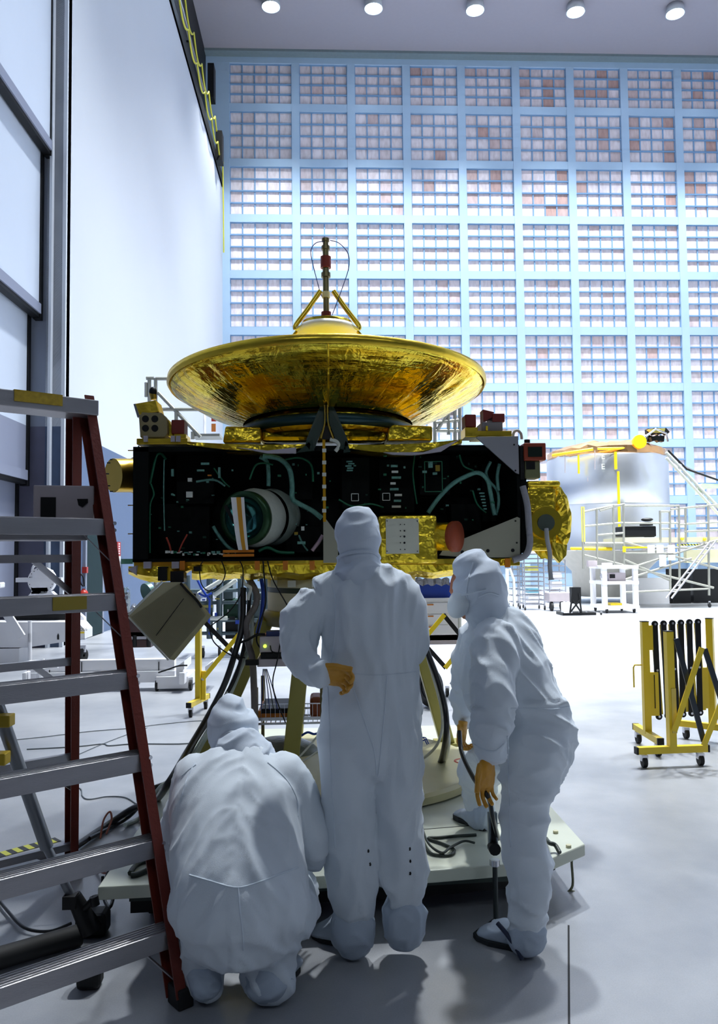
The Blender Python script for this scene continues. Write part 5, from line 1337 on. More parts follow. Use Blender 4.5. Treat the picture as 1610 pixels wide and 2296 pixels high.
tag(b.build('hazard_tape', m_hz), 'yellow and black hazard tape stuck to the floor at the left edge', 'tape')
# ================================================================== background equipment
def onplane(Y): return lambda px, py, d=0.0: at(px, py, Y + d)
def tubes(name, segs, P, r, mat, parent, each=True):
    """each segment its own part"""
    for sg in segs:
        b = MB(); b.tube([P(*p) for p in sg], r, 8); b.build(name, mat, parent)
def caster(parent, c, r=.06, mat=None, w=.03):
    b = MB(); b.cyl(c + V((-w / 2, 0, r)), c + V((w / 2, 0, r)), r, n=16); o = b.build('caster_wheel', mat or m_black_rubber, parent)
    b = MB(); b.bb(c + V((-w * .8, -.02, r * 1.2)), c + V((w * .8, .02, r * 2.3))); b.build('caster_fork', m_steel, o)
    return o

# ---- yellow and black expanding barriers
m_yb = M('barrier_yellow', C(226, 196, 40), .4, var=.06)
def fpost(root, base, d, h=1.0):
    """post with T foot; d = foot direction"""
    d = V(d).normalized(); n_ = V((-d.y, d.x, 0))
    b = MB(); b.beam(base + V((0, 0, .13)), base + V((0, 0, h)), .055, .055, up=d); o = b.build('post', m_yb, root)
    b = MB(); b.beam(base - d * .27 + V((0, 0, .125)), base + d * .27 + V((0, 0, .125)), .05, .05); f_ = b.build('foot_bar', m_yb, root)
    for s_ in (-1, 1): b = MB(); b.beam(base + d * s_ * .27 + V((0, 0, .125)), base + d * s_ * .285 + V((0, 0, .125)), .052, .052); b.build('end_cap', m_black, f_)
    for s_ in (-1, 1): caster(f_, base + d * s_ * .22, .04)
    b = MB(); b.beam(base + V((0, 0, h)), base + V((0, 0, h + .006)), .06, .06, up=d); b.build('post_cap', m_black, o)
    return o
br = thing('expanding_barrier', 'folded yellow and black expanding barrier on casters at the right edge', 'barrier', fl(1500, 1720))
A = fl(1453, 1680); Bq = fl(1600, 1663); Cq = fl(1508, 1718)
fpost(br, A, (Cq - A) * 1 + V((.0, -.25, 0)), 1.03); fpost(br, Bq, (.55, -.45, 0), 1.03); fpost(br, Cq, (1, .06, 0), 1.0)
dAB = (Bq - A).normalized()
n_ = 7
for i in range(6):
    q0 = A.lerp(Bq, (i + 1.05) / 7.6); q1 = A.lerp(Bq, (i + 1.5) / 7.6)
    b = MB(); b.beam(q0 + V((0, 0, 1.0)), q1 + V((0, 0, .27)), .045, .012, up=(0, 1, 0)); b.build('yellow_lath', m_yb, br)
    p0 = q0 + V((0, -.02, 1.0)); p1 = q0.lerp(q1, -.2) + V((0, -.02, .62)) if False else q0 + V((-.0, -.02, 0))
    top = q0 + V((0, -.025, 1.01)); bot = A.lerp(Bq, (i + .95 + (.0 if i > 2 else .25)) / 7.6) + V((0, -.025, .26))
    b = MB(); b.beam(top, bot, .045, .012, up=(0, 1, 0)); b.cyl(top + V((0, -.006, 0)), top + V((0, .006, 0)), .027, n=14); b.cyl(bot + V((0, -.006, 0)), bot + V((0, .006, 0)), .027, n=14)
    lt = b.build('black_lath', m_black, br)
    b = MB()
    for c in (top, top.lerp(bot, .5), bot): b.cyl(c + V((0, -.014, 0)), c + V((0, -.006, 0)), .010, n=10)
    b.build('rivets', m_steel, lt)
b = MB(); b.bb(A + V((.03, -.012, .27)), A + V((.10, .012, .62))); b.build('slide_plate', m_yb, br)
b = MB(); b.bb(A + V((.062, -.016, .33)), A + V((.068, -.010, .6))); b.build('slot', m_black, br)
b = MB(); b.bb(A + V((.03, -.012, .8)), A + V((.065, .012, 1.0))); b.build('slide_plate', m_yb, br)
b = MB(); b.bb(Bq + V((-.12, -.012, .28)), Bq + V((-.03, .012, .62))); b.build('slide_plate', m_yb, br)
b = MB(); b.tube([A + V((-.03, 0, .68)), A + V((-.09, 0, .68)), A + V((-.1, 0, .66)), A + V((-.1, 0, .5))], .007, 6); b.build('latch_hook', m_yb, br)
Yc = Cq.y - .03
for (p, q, mt, nm) in (((1516, 1432), (1578, 1662), m_darkblue if False else M('blue_black_lath', C(30, 40, 52), .4), 'black_lath'), ((1574, 1452), (1512, 1640), m_yb, 'yellow_lath'), ((1580, 1455), (1640, 1640), M('blue_black_lath', C(30, 40, 52), .4), 'black_lath'), ((1578, 1672), (1640, 1520), m_yb, 'yellow_lath')):
    b = MB(); P = at(*p, Yc + (.0 if nm == 'black_lath' else -.03)); Q = at(*q, Yc + (.0 if nm == 'black_lath' else -.03)); b.beam(P, Q, .04, .012, up=(0, 1, 0)); b.build(nm, mt, br)
b = MB(); b.bb(Cq + V((-.005, -.035, .25)), Cq + V((.03, -.028, .58))); b.build('slide_channel', M('pale_yellow', C(214, 190, 90), .4), br)

Y2 = 7.9
b2 = thing('expanding_barrier', 'bright yellow and black barrier partly open behind the spacecraft stand', 'barrier', fl(445, 1600))
A = fl(445, 1598); P2 = onplane(A.y)
fpost(b2, A, (.2, 1, 0), 1.02)
b = MB(); b.bb(P2(452, 1505), P2(462, 1568, .03)); b.build('slide_plate', m_yellow, b2)
b = MB(); p = P2(455, 1522, -.02); b.cyl(p, p + V((0, .02, 0)), .018, n=12); b.build('pivot', m_steel, b2)
bx_ = [(455, 1524), (560, 1400), (665, 1524), (770, 1400), (875, 1524), (992, 1385)]
for (p, q, mt, nm, d) in (((455, 1522), (566, 1385), m_yellow, 'yellow_lath', -.02), ((440, 1375), (560, 1500), m_black, 'black_lath', .02),
                          ((560, 1500), (660, 1390), m_yellow, 'yellow_lath', -.02), ((560, 1390), (660, 1500), m_black, 'black_lath', .02),
                          ((895, 1500), (997, 1378), m_yellow, 'yellow_lath', -.02), ((890, 1375), (1000, 1498), m_black, 'black_lath', .02),
                          ((994, 1378), (1095, 1500), m_black, 'black_lath', .03), ((998, 1498), (1095, 1380), m_yellow, 'yellow_lath', -.03)):
    b = MB(); b.beam(P2(*p, d), P2(*q, d), .045, .012, up=(0, 1, 0)); b.build(nm, mt, b2)

# ---- blue case on white drawer cart, with big black wheel, seen between the two workers
P = onplane(9.0)
dc = thing('drawer_cart', 'white drawer cart with open shelves between the standing and bending workers', 'cart', (P(985, 1400).x, 9.3, 0))
b = MB(); b.bb(P(905, 1342), P(1012, 1425, .5)); b.build('cabinet', m_whitepaint, dc)
for y in (1352, 1378, 1402): b = MB(); b.bb(P(952, y, -.01), P(1005, y + 20, 0)); d_ = b.build('drawer', m_whitepaint, dc); b = MB(); b.bb(P(958, y + 3, -.02), P(972, y + 5, -.01)); b.build('drawer_handle', m_orange, d_)
for x in (915, 1003): caster(dc, V((P(x, 1400).x, 9.1, 0)), .05)
b = MB(); b.bb(P(905, 1425), P(1012, 1434, .5)); b.build('base', m_box_grey, dc)
bc = MB(); bc.bb(P(900, 1306, .05), P(1006, 1340, .45)); o = bc.build('blue_case', m_blue, bevel=.02); tag(o, 'bright blue case under crumpled silver sheet on the white drawer cart', 'case')
b = MB(); b.loft([[P(x, y + 2.5 * sin(x * .3), dd) for (y, dd) in ((1312, 0), (1296, .02), (1298, .4), (1312, .42))] for x in range(900, 1012, 6)], True, False); tag(b.build('silver_sheet', M('silver_sheet', C(150, 150, 156), .3, .7, bump=.6, bscale=20)), 'crumpled silver sheet folded over the blue case', 'sheet')
tw = thing('truck_wheel', 'big black rubber wheel behind the right stand leg', 'wheel', (P(962, 1430).x, 8.5, 0))
c = V((at(962, 1430, 8.5).x, 8.5, .205)); b = MB(); b.lathe([(.11, -.04), (.19, -.045), (.205, -.02), (.205, .02), (.19, .045), (.11, .04)], c, (1, .5, 0), 28); b.build('tyre', m_black_rubber, tw); b = MB(); b.cyl(c + V((-.03, -.015, 0)), c + V((.03, .015, 0)), .115, n=24); b.build('hub', m_black, tw)

# ---- white frame cart
P = onplane(21.0)
fc = thing('frame_cart', 'white square-tube frame cart with casters in front of the scaffold', 'cart', (P(1352, 1370).x, 21.4, 0))
x0, x1 = P(1315, 0).x, P(1390, 0).x; zt_, zm, zb2 = P(1350, 1272).z, P(1350, 1307).z, P(1350, 1362).z
for x in (x0 + .05, x1 - .05):
    for y in (21.0, 21.9): b = MB(); b.bb((x - .06, y - .06, zb2), (x + .06, y + .06, zt_)); b.build('post', m_whitepaint, fc)
for z, nm in ((zt_, 'top_frame'), (zm, 'middle_shelf'), (zb2, 'bottom_shelf')):
    b = MB(); b.bb((x0 - .02, 20.92, z - .04), (x1 + .02, 21.98, z + .04)); b.build(nm, m_whitepaint, fc)
for x in (x0 + .1, x1 - .1):
    for y in (21.0, 21.9): caster(fc, V((x, y, 0)), .075)
pj = thing('projector', 'grey instrument with round lens on the middle shelf of the white frame cart', 'instrument', (P(1345, 1300).x, 21.2, zm + .04))
b = MB(); b.bb((x0 + .2, 21.05, zm + .041), (x0 + .65, 21.5, zm + .26)); b.build('case', m_box_grey, pj)
b = MB(); p = V((P(1355, 1293).x, 21.05, zm + .18)); b.cyl(p + V((0, -.06, 0)), p, .10, n=16); b.build('lens', m_steel, pj)
b = MB(); b.bb((x0 + .22, 21.03, zm + .12), (x0 + .36, 21.05, zm + .22)); b.build('dark_screen', m_black, pj)
b = MB(); b.bb((x0 + .25, 21.1, zb2 + .041), (x0 + .55, 21.5, zb2 + .1)); tag(b.build('yellow_case', m_yellow), 'small yellow case on the bottom shelf of the white frame cart', 'case')
for (px, s_) in ((1328, .18), (1362, .12)):
    b = MB(); p = P(px, 1272, .3); b.bb(p + V((-.12, -.05, .02)), p + V((.12, .1, s_))); tag(b.build('small_box', m_box_grey), 'small grey box at the %s of the top of the white frame cart' % ('left' if px < 1340 else 'right'), 'box')
# black dolly with printer-like unit
P = onplane(20.4)
bd2 = thing('black_dolly', 'low black wheeled dolly beside the white frame cart', 'dolly', (P(1290, 1378).x, 20.6, 0))
b = MB(); b.bb(P(1262, 1374), P(1320, 1379, .6)); b.build('base_frame', m_black, bd2)
tubes('strut', [((1278, 1374), (1284, 1330)), ((1304, 1374), (1298, 1330)), ((1278, 1374), (1300, 1345)), ((1304, 1374), (1284, 1345))], P, .022, m_black, bd2)
for x in (1265, 1280, 1312): caster(bd2, V((P(x, 0).x, 20.45, 0)), .04)
b = MB(); b.bb(P(1282, 1317), P(1298, 1352, .2)); tag(b.build('black_unit', m_black), 'upright black unit on the low black dolly', 'machine')
b = MB(); b.bb(P(1264, 1352), P(1277, 1373, .25)); tag(b.build('white_bucket', m_whitepaint), 'white bucket at the left end of the black dolly', 'bucket')

# ---- chrome wire shelving racks
def rack(px0, px1, pyt, pyb, Y, label, shelves, group=None):
    P = onplane(Y); r = thing('wire_rack', label, 'rack', (P((px0 + px1) / 2, 0).x, Y + .3, 0), group)
    x0, x1 = P(px0, 1300).x, P(px1, 1300).x; zt, zb = P((px0 + px1) / 2, pyt).z, .16
    for x in (x0, x1):
        for y in (Y, Y + .6):
            b = MB(); b.cyl((x, y, .1), (x, y, zt), .018, n=8); b.build('post', m_steel, r)
            caster(r, V((x, y, 0)), .055)
    for k in range(shelves):
        z = zb + (zt - zb) * k / (shelves - 1); b = MB()
        for y in (Y, Y + .3, Y + .6): b.beam((x0, y, z), (x1, y, z), .014, .03)
        for i in range(9): x = x0 + (x1 - x0) * i / 8; b.beam((x, Y, z), (x, Y + .6, z), .008, .008)
        b.build('wire_shelf', m_steel, r)
    return r, P, x0, x1
r1, P, x0, x1 = rack(1176, 1220, 1222, 1365, 22.5, 'tall chrome wire rack packed with trays behind the bending worker', 14)
tr = [('white_tray', m_whitepaint), ('yellow_tray', M('dull_yellow', C(190, 186, 90), .5)), ('blue_tray', M('teal_tray', C(120, 180, 200), .5))]
for i, (py, mt) in enumerate(((1345, 0), (1280, 1), (1330, 2), (1240, 0))):
    z = P(1190, py).z; b = MB(); b.bb((x0 + .12, 22.55, z), (x1 - .15, 22.9, z + .13)); tag(b.build(tr[mt][0], tr[mt][1]), ('lowest white', 'yellowish', 'pale teal', 'topmost white')[i] + ' tray on the tall chrome rack behind the bending worker', 'tray')
r2, P, x0, x1 = rack(1150, 1172, 1262, 1355, 23.5, 'narrow wire rack left of the tall chrome rack', 7)
r3, P, x0, x1 = rack(1232, 1268, 1255, 1352, 23.0, 'shorter wire rack beneath the foil-wrapped antenna', 8)
for i, py in enumerate((1300, 1320)): z = P(1250, py).z; b = MB(); b.bb((x0 + .08, 23.02, z), (x1 - .1, 23.4, z + .2)); tag(b.build('white_bin', m_whitepaint), ('upper', 'lower')[i] + ' white bin on the shorter wire rack', 'bin')
P = onplane(22.0)
tk = thing('hand_truck', 'grey low cart with black wheels between wire rack and white frame cart', 'cart', (P(1250, 1360).x, 22.2, 0))
b = MB(); b.bb(P(1232, 1330), P(1275, 1346, .5)); b.build('tray', m_box_grey, tk)
for x in (1239, 1262): b = MB(); c = P(x, 1357); b.cyl(V((c.x - .03, 22.1, .13)), V((c.x + .03, 22.1, .13)), .13, n=18); b.build('wheel', m_black_rubber, tk)
b = MB(); b.tube([P(1137, 1275), V((P(1137, 1345).x, 22, 0))], .05, 10); b.tube([P(1143, 1275), P(1152, 1300), V((P(1155, 1345).x, 22, 0))], .035, 8); tag(b.build('white_pipes', m_wht), 'pair of cream pipes standing right of the bending worker head', 'pipe')

# ---- large silver spacecraft on its stand
YC = 26.0; P = onplane(24.2)
CX = at(1361, 1100, 26.0).x; RC = (at(1491, 1100, 26.0).x - at(1229, 1100, 26.0).x) / 2 * .985
def zc(py): return at(1361, py, 24.2).z
sv = thing('silver_spacecraft', 'large silver cylinder spacecraft with gold foil top behind the scaffold', 'spacecraft', (CX, YC, zc(1232)))
m_silv = M('silver_blanket', C(222, 226, 232), .3, .9, var=.08, vscale=1.2, bump=.12, bscale=2.5)
b = MB(); b.lathe([(RC, zc(1232)), (RC, zc(1130)), (RC * .995, zc(1129)), (RC * .995, zc(1127)), (RC, zc(1126)), (RC, zc(1020)), (RC * .97, zc(1012))], (CX, YC, 0), n=64, cap=True); cyo = b.build('silver_body', m_silv, sv)
def onc(px, py, out=.01):
    """point on the cylinder front at a pixel"""
    p = at(px, py, YC); dx = max(-RC * .999, min(RC * .999, (p.x * .95 - CX * .95)))
    y = YC - math.sqrt(RC * RC - dx * dx) - out; return at(px, py, y)
def stripe(x0, y0, x1, y1, w, mat=m_yellow, nm='yellow_stripe'):
    b = MB(); pts = [onc(x0 + (x1 - x0) * t / 8, y0 + (y1 - y0) * t / 8) for t in range(9)]; b.tube(pts, w, 6); b.build(nm, mat, cyo)
stripe(1297, 1020, 1298, 1062, .03); stripe(1380, 1013, 1381, 1052, .045); stripe(1386, 1057, 1389, 1185, .04); stripe(1425, 1056, 1426, 1088, .06); stripe(1427, 1115, 1427, 1147, .06); stripe(1280, 1230, 1372, 1231, .05); stripe(1240, 1021, 1330, 1007, .05); stripe(1340, 1006, 1400, 1005, .04); stripe(1468, 1008, 1492, 1013, .05); stripe(1418, 1033, 1430, 1033, .02)
for (px, py) in ((1351, 1024), (1351, 1047)): text_mesh('E', .24, 'white_letter', m_pale, cyo, onc(px - 3, py + 5, .03), (1, 0, 0), (0, 0, 1), .005)
for (x, y0, y1) in ((1267, 1012, 1060), (1334, 1010, 1052), (1467, 1010, 1060), (1318, 1070, 1080), (1408, 1010, 1060)): stripe(x, y0, x, y1, .012, m_box_grey, 'panel_seam')
rings = []
for i, (r, py) in enumerate(((RC * .99, 1014), (RC * .97, 998), (RC * .72, 986), (RC * .45, 979), (.1, 976))):
    rings.append([V((CX + r * cos(a * pi / 20) * (1 + .05 * noise.noise(V((a * .7, i, 0)))), YC + r * sin(a * pi / 20), zc(py) + .10 * noise.noise(V((a * .9, i * 2, 3))))) for a in range(40)])
b = MB(); b.loft(rings, True, False); b.build('gold_foil_top', M('copper_gold_foil', C(255, 190, 130), .25, 1, bump=.6, bscale=2.2, crack=1), sv)
p = P(1435, 990, -.1); b = MB(); b.cyl(p, p + V((0, .12, 0)), .21, n=28); b.build('yellow_disc', m_yellow, sv)
b = MB()
for q in range(9): c = P(1455 + (q % 5) * 9, 968 + (q // 5) * 16, .3 + .1 * (q % 3)); b.box(c, (.18, .2, .14), Matrix.Rotation(q, 3, 'Y'))
b.build('instrument_cluster', m_black, sv)
b = MB(); b.tube([P(1440, 984), P(1470, 962), P(1494, 972), (P(1498, 990))], .035, 6); b.build('silver_tube', m_steel, sv)
b = MB(); b.prism([P(1455, 962), P(1492, 960), P(1490, 968), P(1462, 968)], (0, .2, 0)); b.build('olive_plate', m_olive, sv)
ls = MB(); ls.lathe([(RC * .6, .2), (RC * .62, 1.0), (RC * .95, zc(1234))], (CX, YC, 0), n=40); cs_ = ls.build('support_stand', M('stand_taupe', C(176, 174, 166), .5)); tag(cs_, 'broad grey conical stand holding up the silver spacecraft', 'stand')
for dx in (-.9, 1.1): b = MB(); b.bb((CX + dx * RC - .4, YC - 1, 0), (CX + dx * RC + .4, YC + 1, .22)); tag(b.build('stand_dolly', m_whitepaint), 'white dolly under the %s side of the silver spacecraft' % ('left' if dx < 0 else 'right'), 'dolly')
# truss boom to the right
bm2 = thing('truss_boom', 'grey truss boom sloping down right from the silver spacecraft', 'boom', P(1500, 1020, -.4))
PB = onplane(23.6)
tubes('chord', [((1494, 1014), (1640, 1168)), ((1494, 1026), (1640, 1184))], PB, .045, M('boom_grey', C(176, 180, 176), .5), bm2)
for k in range(11):
    t = k / 11; b = MB(); b.tube([PB(1494 + 146 * t, 1014 + 154 * t), PB(1494 + 146 * t + 4, 1030 + 157 * t)], .02, 6); b.build('lattice', M('boom_grey', C(176, 180, 176), .5), bm2)
b = MB(); b.tube([PB(1498, 1010), PB(1540, 1052), PB(1620, 1080)], .03, 6); b.build('black_cable', m_black, bm2)
b = MB(); b.tube([PB(1520, 1038), PB(1570, 1062), PB(1640, 1086)], .02, 6); b.build('steel_cable', m_steel, bm2)
b = MB(); b.prism([PB(1566, 1096), PB(1575, 1084), PB(1625, 1086), PB(1625, 1094), PB(1585, 1094), PB(1572, 1106)], (0, .2, 0)); b.build('green_bracket', M('pale_green', C(170, 190, 160), .5), bm2)

# ---- tube scaffold with work deck
P = onplane(22.6)
m_tube = M('scaffold_tube', C(158, 158, 148), .4, .5)
sf = thing('scaffold', 'silver tube scaffold with work deck in front of the silver spacecraft', 'scaffold', (P(1480, 1340).x, 23, 0))
tubes('post', [((1398, 1132), (1400, 1342)), ((1522, 1134), (1524, 1325)), ((1588, 1132), (1590, 1335)), ((1375, 1132), (1377, 1270)), ((1338, 1140), (1339, 1265)), ((1306, 1138), (1308, 1275)), ((1480, 1145), (1481, 1210)), ((1502, 1145), (1503, 1325)), ((1537, 1140), (1538, 1215))], P, .035, m_tube, sf)
tubes('rail', [((1306, 1148), (1375, 1134), (1398, 1132)), ((1398, 1134), (1522, 1134)), ((1398, 1173), (1522, 1173)), ((1480, 1147), (1504, 1147)), ((1480, 1186), (1504, 1186)), ((1504, 1142), (1625, 1130)), ((1522, 1176), (1625, 1170)), ((1535, 1192), (1620, 1188)), ((1308, 1180), (1398, 1172)), ((1310, 1218), (1400, 1218)), ((1340, 1200), (1398, 1195)), ((1345, 1145), (1400, 1130)), ((1400, 1228), (1600, 1228)), ((1400, 1240), (1510, 1240)), ((1398, 1328), (1590, 1320))], P, .03, m_tube, sf)
tubes('diagonal_brace', [((1400, 1278), (1608, 1211)), ((1400, 1300), (1550, 1252)), ((1400, 1215), (1610, 1275)), ((1310, 1245), (1600, 1318)), ((1400, 1255), (1500, 1300))], P, .035, m_tube, sf)
b = MB(); b.bb(P(1396, 1206), P(1625, 1216, 1.6)); b.build('work_deck', m_beige, sf)
b = MB(); b.bb(P(1518, 1220, -.02), P(1575, 1223, 0)); b.build('hazard_strip', m_hz, sf)
for (x, y) in ((1530, 1208), (1580, 1209)): b = MB(); b.sph(P(x, y, -.05), .05); b.build('yellow_clamp', m_yellow, sf)
b = MB(); b.bb(P(1303, 1136, -.03), P(1312, 1215, .0)); b.build('yellow_guard', M('dull_yellow', C(190, 186, 90), .5), sf)
b = MB(); b.bb(P(1397, 1225, -.05), P(1402, 1238, 0)); b.bb(P(1402, 1226, -.05), P(1450, 1229, 0)); b.build('yellow_tape', m_yellow, sf)
for (x, y) in ((1400, 1342), (1590, 1328)): caster(sf, V((P(x, y).x, 22.6, 0)), .08)
for i, x in enumerate((1452, 1472, 1497)): b = MB(); b.bb(P(x, 1222, -.06), P(x + 16, 1240, -.05)); tag(b.build('paper_notice', m_whitepaint), ('left', 'middle', 'right')[i] + ' white paper notice hanging under the scaffold deck', 'notice')
for i, x in enumerate((1478, 1498)): b = MB(); b.bb(P(x, 1244, -.06), P(x + 16, 1270 if i == 0 else 1256, -.05)); tag(b.build('paper_notice', m_whitepaint), ('left', 'right')[i] + ' one of two lower white papers hanging on the scaffold brace', 'notice')
bk = MB(); bk.bb(P(1397, 1180, .05), P(1452, 1204, .7)); tag(bk.build('black_case', m_black, bevel=.03), 'large black case standing on the scaffold deck', 'case')
bk = MB(); bk.prism([P(1453, 1190, .1), P(1462, 1192, .1), P(1468, 1204, .1), P(1453, 1204, .1)], (0, .3, 0)); tag(bk.build('black_bag', m_black), 'small black bag leaning against the black case', 'bag')
bk = MB(); bk.sph(P(1451, 1165, .1), (.17, .15, .055)); bk.bb(P(1440, 1170, .05), P(1458, 1179, .25)); tag(bk.build('black_helmet', m_black), 'glossy black rounded lid lying on top of the black case', 'lid')
PL_ = onplane(22.2)
ml = thing('metal_ladder', 'thin aluminium ladder leaning on the scaffold at the right', 'ladder', (PL_(1500, 1340).x, 22.1, 0))
for (a0, a1) in (((1494, 1341), (1592, 1214)), ((1506, 1341), (1604, 1214))):
    b = MB(); b.tube([at(*a0, 22.0), at(*a1, 22.5)], .028, 8); b.build('stile', m_alu, ml)
for k in range(1, 9):
    t = k / 9; b = MB(); b.tube([at(1494 + 98 * t, 1341 - 127 * t, 22.0 + .5 * t), at(1506 + 98 * t, 1341 - 127 * t, 22.0 + .5 * t)], .016, 6); b.build('rung', m_alu, ml)
# low carts and dark equipment under the scaffold
for i, (x0, y0, x1, y1, mt, nm, lb) in enumerate(((1500, 1275, 1540, 1300, m_black, 'black_cabinet', 'black cabinet left of the pair under the scaffold'), (1555, 1275, 1625, 1325, m_black, 'black_cabinet', 'wide black cabinet at the right edge under the scaffold'), (1405, 1295, 1500, 1322, m_whitepaint, 'white_crate', 'long white crate under the scaffold behind the ladder'), (1540, 1232, 1625, 1262, m_beige, 'beige_crate', 'beige crate high under the scaffold at right'))):
    Q = onplane(24.6); b = MB(); lo_, hi_ = Q(x0, y1), Q(x1, y0, .22)
    if nm != 'beige_crate': lo_.z = 0
    b.bb(lo_, hi_); tag(b.build(nm, mt), lb, 'cabinet' if i < 2 else 'crate')

# ---- access frame behind the dish at the left and right
def aframe(label, Y, segs, r=.035):
    P = onplane(Y); o = thing('access_frame', label, 'frame', (P(segs[0][0][0], 0).x, Y, 0))
    tubes('tube', segs, P, r, m_tube, o); return o, P
af, P = aframe('grey tube access frame rising behind the left of the dish', 15.0, [((335, 850), (335, 1445)), ((349, 848), (349, 1440)), ((328, 858), (328, 890)), ((349, 849), (470, 849)), ((362, 918), (480, 918)), ((354, 880), (450, 980)), ((395, 925), (397, 1445)), ((432, 968), (432, 985)), ((345, 848), (328, 848))])
b = MB(); b.bb(P(456, 922), P(462, 975, .3)); b.bb(P(462, 922), P(474, 926, .3)); b.build('pale_panel', m_whitepaint, af)
b = MB(); b.bb(P(463, 923, -.02), P(470, 930)); b.build('blue_sign', m_blue, af)
b = MB(); b.bb(P(474, 925, -.02), P(485, 945)); b.build('red_sign', M('red_sign', C(190, 60, 40), .5), af)
b = MB(); b.bb(P(474, 950, -.02), P(484, 968)); b.build('orange_sign', M('orange_sign', C(220, 130, 60), .5), af)
b = MB(); b.bb(P(430, 978), P(500, 981, .5)); b.build('mesh_guard', m_tube, af)
af2, P = aframe('grey tube access frame visible between dish and right sensors', 15.0, [((1020, 895), (1022, 1440)), ((1031, 890), (1031, 1440)), ((975, 940), (975, 1440)), ((1005, 915), (1006, 975)), ((975, 966), (1031, 966)), ((1005, 925), (980, 965)), ((975, 948), (1031, 942))])
b = MB(); b.bb(P(1010, 912), P(1018, 935, .2)); b.build('junction_box', m_box_grey, af2)

# ---- left background: rack machines, dark cart
P = onplane(13.0)
mc = thing('machine_rack', 'steel machine frame full of pipes and blue cables left of the stand', 'machine', (P(500, 1440).x, 13.3, 0))
m_dst = M('dark_steel', C(84, 100, 106), .4, .5, var=.3)
tubes('post', [((470, 1290), (470, 1432)), ((492, 1290), (492, 1432)), ((540, 1290), (540, 1432)), ((420, 1290), (420, 1432)), ((560, 1290), (560, 1432)), ((600, 1290), (600, 1432))], P, .05, m_dst, mc)
tubes('rail', [((420, 1325), (600, 1322)), ((440, 1391), (600, 1390)), ((420, 1420), (600, 1420)), ((420, 1352), (600, 1350))], P, .03, m_dst, mc)
tubes('pale_tube', [((445, 1332), (515, 1290)), ((530, 1300), (480, 1335)), ((455, 1386), (510, 1386))], onplane(12.9), .035, m_pale, mc)
tubes('blue_cable', [((440, 1295), (452, 1320), (470, 1345), (468, 1400)), ((445, 1330), (460, 1338), (475, 1330))], onplane(12.8), .018, m_blue, mc)
for (x0, y0, x1, y1, mt) in ((500, 1300, 530, 1340, m_dst), (500, 1345, 550, 1385, m_teal_dk), (452, 1350, 480, 1372, m_dst), (430, 1330, 450, 1360, m_black), (505, 1390, 550, 1425, m_black), (560, 1330, 600, 1400, m_dst)):
    b = MB(); b.bb(P(x0, y0, .1), P(x1, y1, .6)); b.build('machine_box', mt, mc, bevel=.01)
rn = random.Random(5)
for i in range(26):
    x = rn.uniform(425, 590); y = rn.uniform(1295, 1425); b = MB(); b.bb(P(x, y, -.02 - rn.random() * .1), P(x + rn.uniform(3, 14), y + rn.uniform(2, 8), 0)); b.build('fitting', rn.choice([m_pale, m_dst, m_steel, m_black, m_blue, m_olive]), mc)
b = MB(); b.bb(P(455, 1357, -.1), P(478, 1362, -.05)); b.build('olive_tag', m_olive, mc)
for x in (455, 490, 580): caster(mc, V((P(x, 0).x, 13.0, 0)), .08)
P = onplane(12.0)
rc = thing('service_cart', 'dark red topped cart carrying round plates behind the louvre panel', 'cart', (P(320, 1450).x, 12.2, 0))
b = MB(); b.bb(P(283, 1375), P(350, 1418, .6)); b.build('cabinet', M('dark_maroon', C(54, 24, 22), .5), rc)
b = MB(); b.bb(P(278, 1418), P(380, 1424, .7)); b.build('tray', m_alu, rc)
b = MB(); b.bb(P(284, 1434), P(360, 1440, .7)); b.build('base', M('dark_maroon', C(54, 24, 22), .5), rc)
tubes('leg', [((288, 1424), (288, 1450)), ((302, 1424), (302, 1450)), ((333, 1424), (333, 1450))], P, .03, m_black, rc)
for x in (289, 305, 334, 347): caster(rc, V((P(x, 0).x, 12.0, 0)), .05)
p = P(328, 1330, .2); b = MB(); b.cyl(p, p + V((.05, .05, .02)), .15, n=28); tag(b.build('round_plate', M('green_grey_plate', C(84, 108, 104), .4, .5)), 'round grey-green plate standing on the cart behind the louvre panel', 'plate')
b = MB(); b.lathe([(.02, 0), (.04, .0), (.045, .02), (.04, .3), (.02, .3), (.02, 0)], P(299, 1366), (-.2, 1, .1), 20); tag(b.build('steel_tube', m_steel), 'short open steel tube left of the louvre panel', 'tube')
for i in range(10):
    pass
cl_ = MB(); 
cl_.loft([[P(268 + q * 3, 1330 + 10 * rn.random(), dd) + V((0, 0, .15 * rn.random())) for dd in (0, .2, .4)] for q in range(9)], False, False)
tag(cl_.build('clear_sheet', M('crumpled_plastic', C(110, 130, 140), .2, .3, bump=.8, bscale=14)), 'crumpled plastic sheet on the cart beside the ladder rail', 'plastic sheet')
b = MB(); q_ = P(292, 1400, .5); q_.z = 0; b.bb(P(265, 1330, .1), q_); tag(b.build('plastic_wrapped_box', M('wrapped_box', C(70, 86, 92), .25, bump=.6, bscale=20)), 'plastic-wrapped grey box seen just right of the ladder rail', 'box')

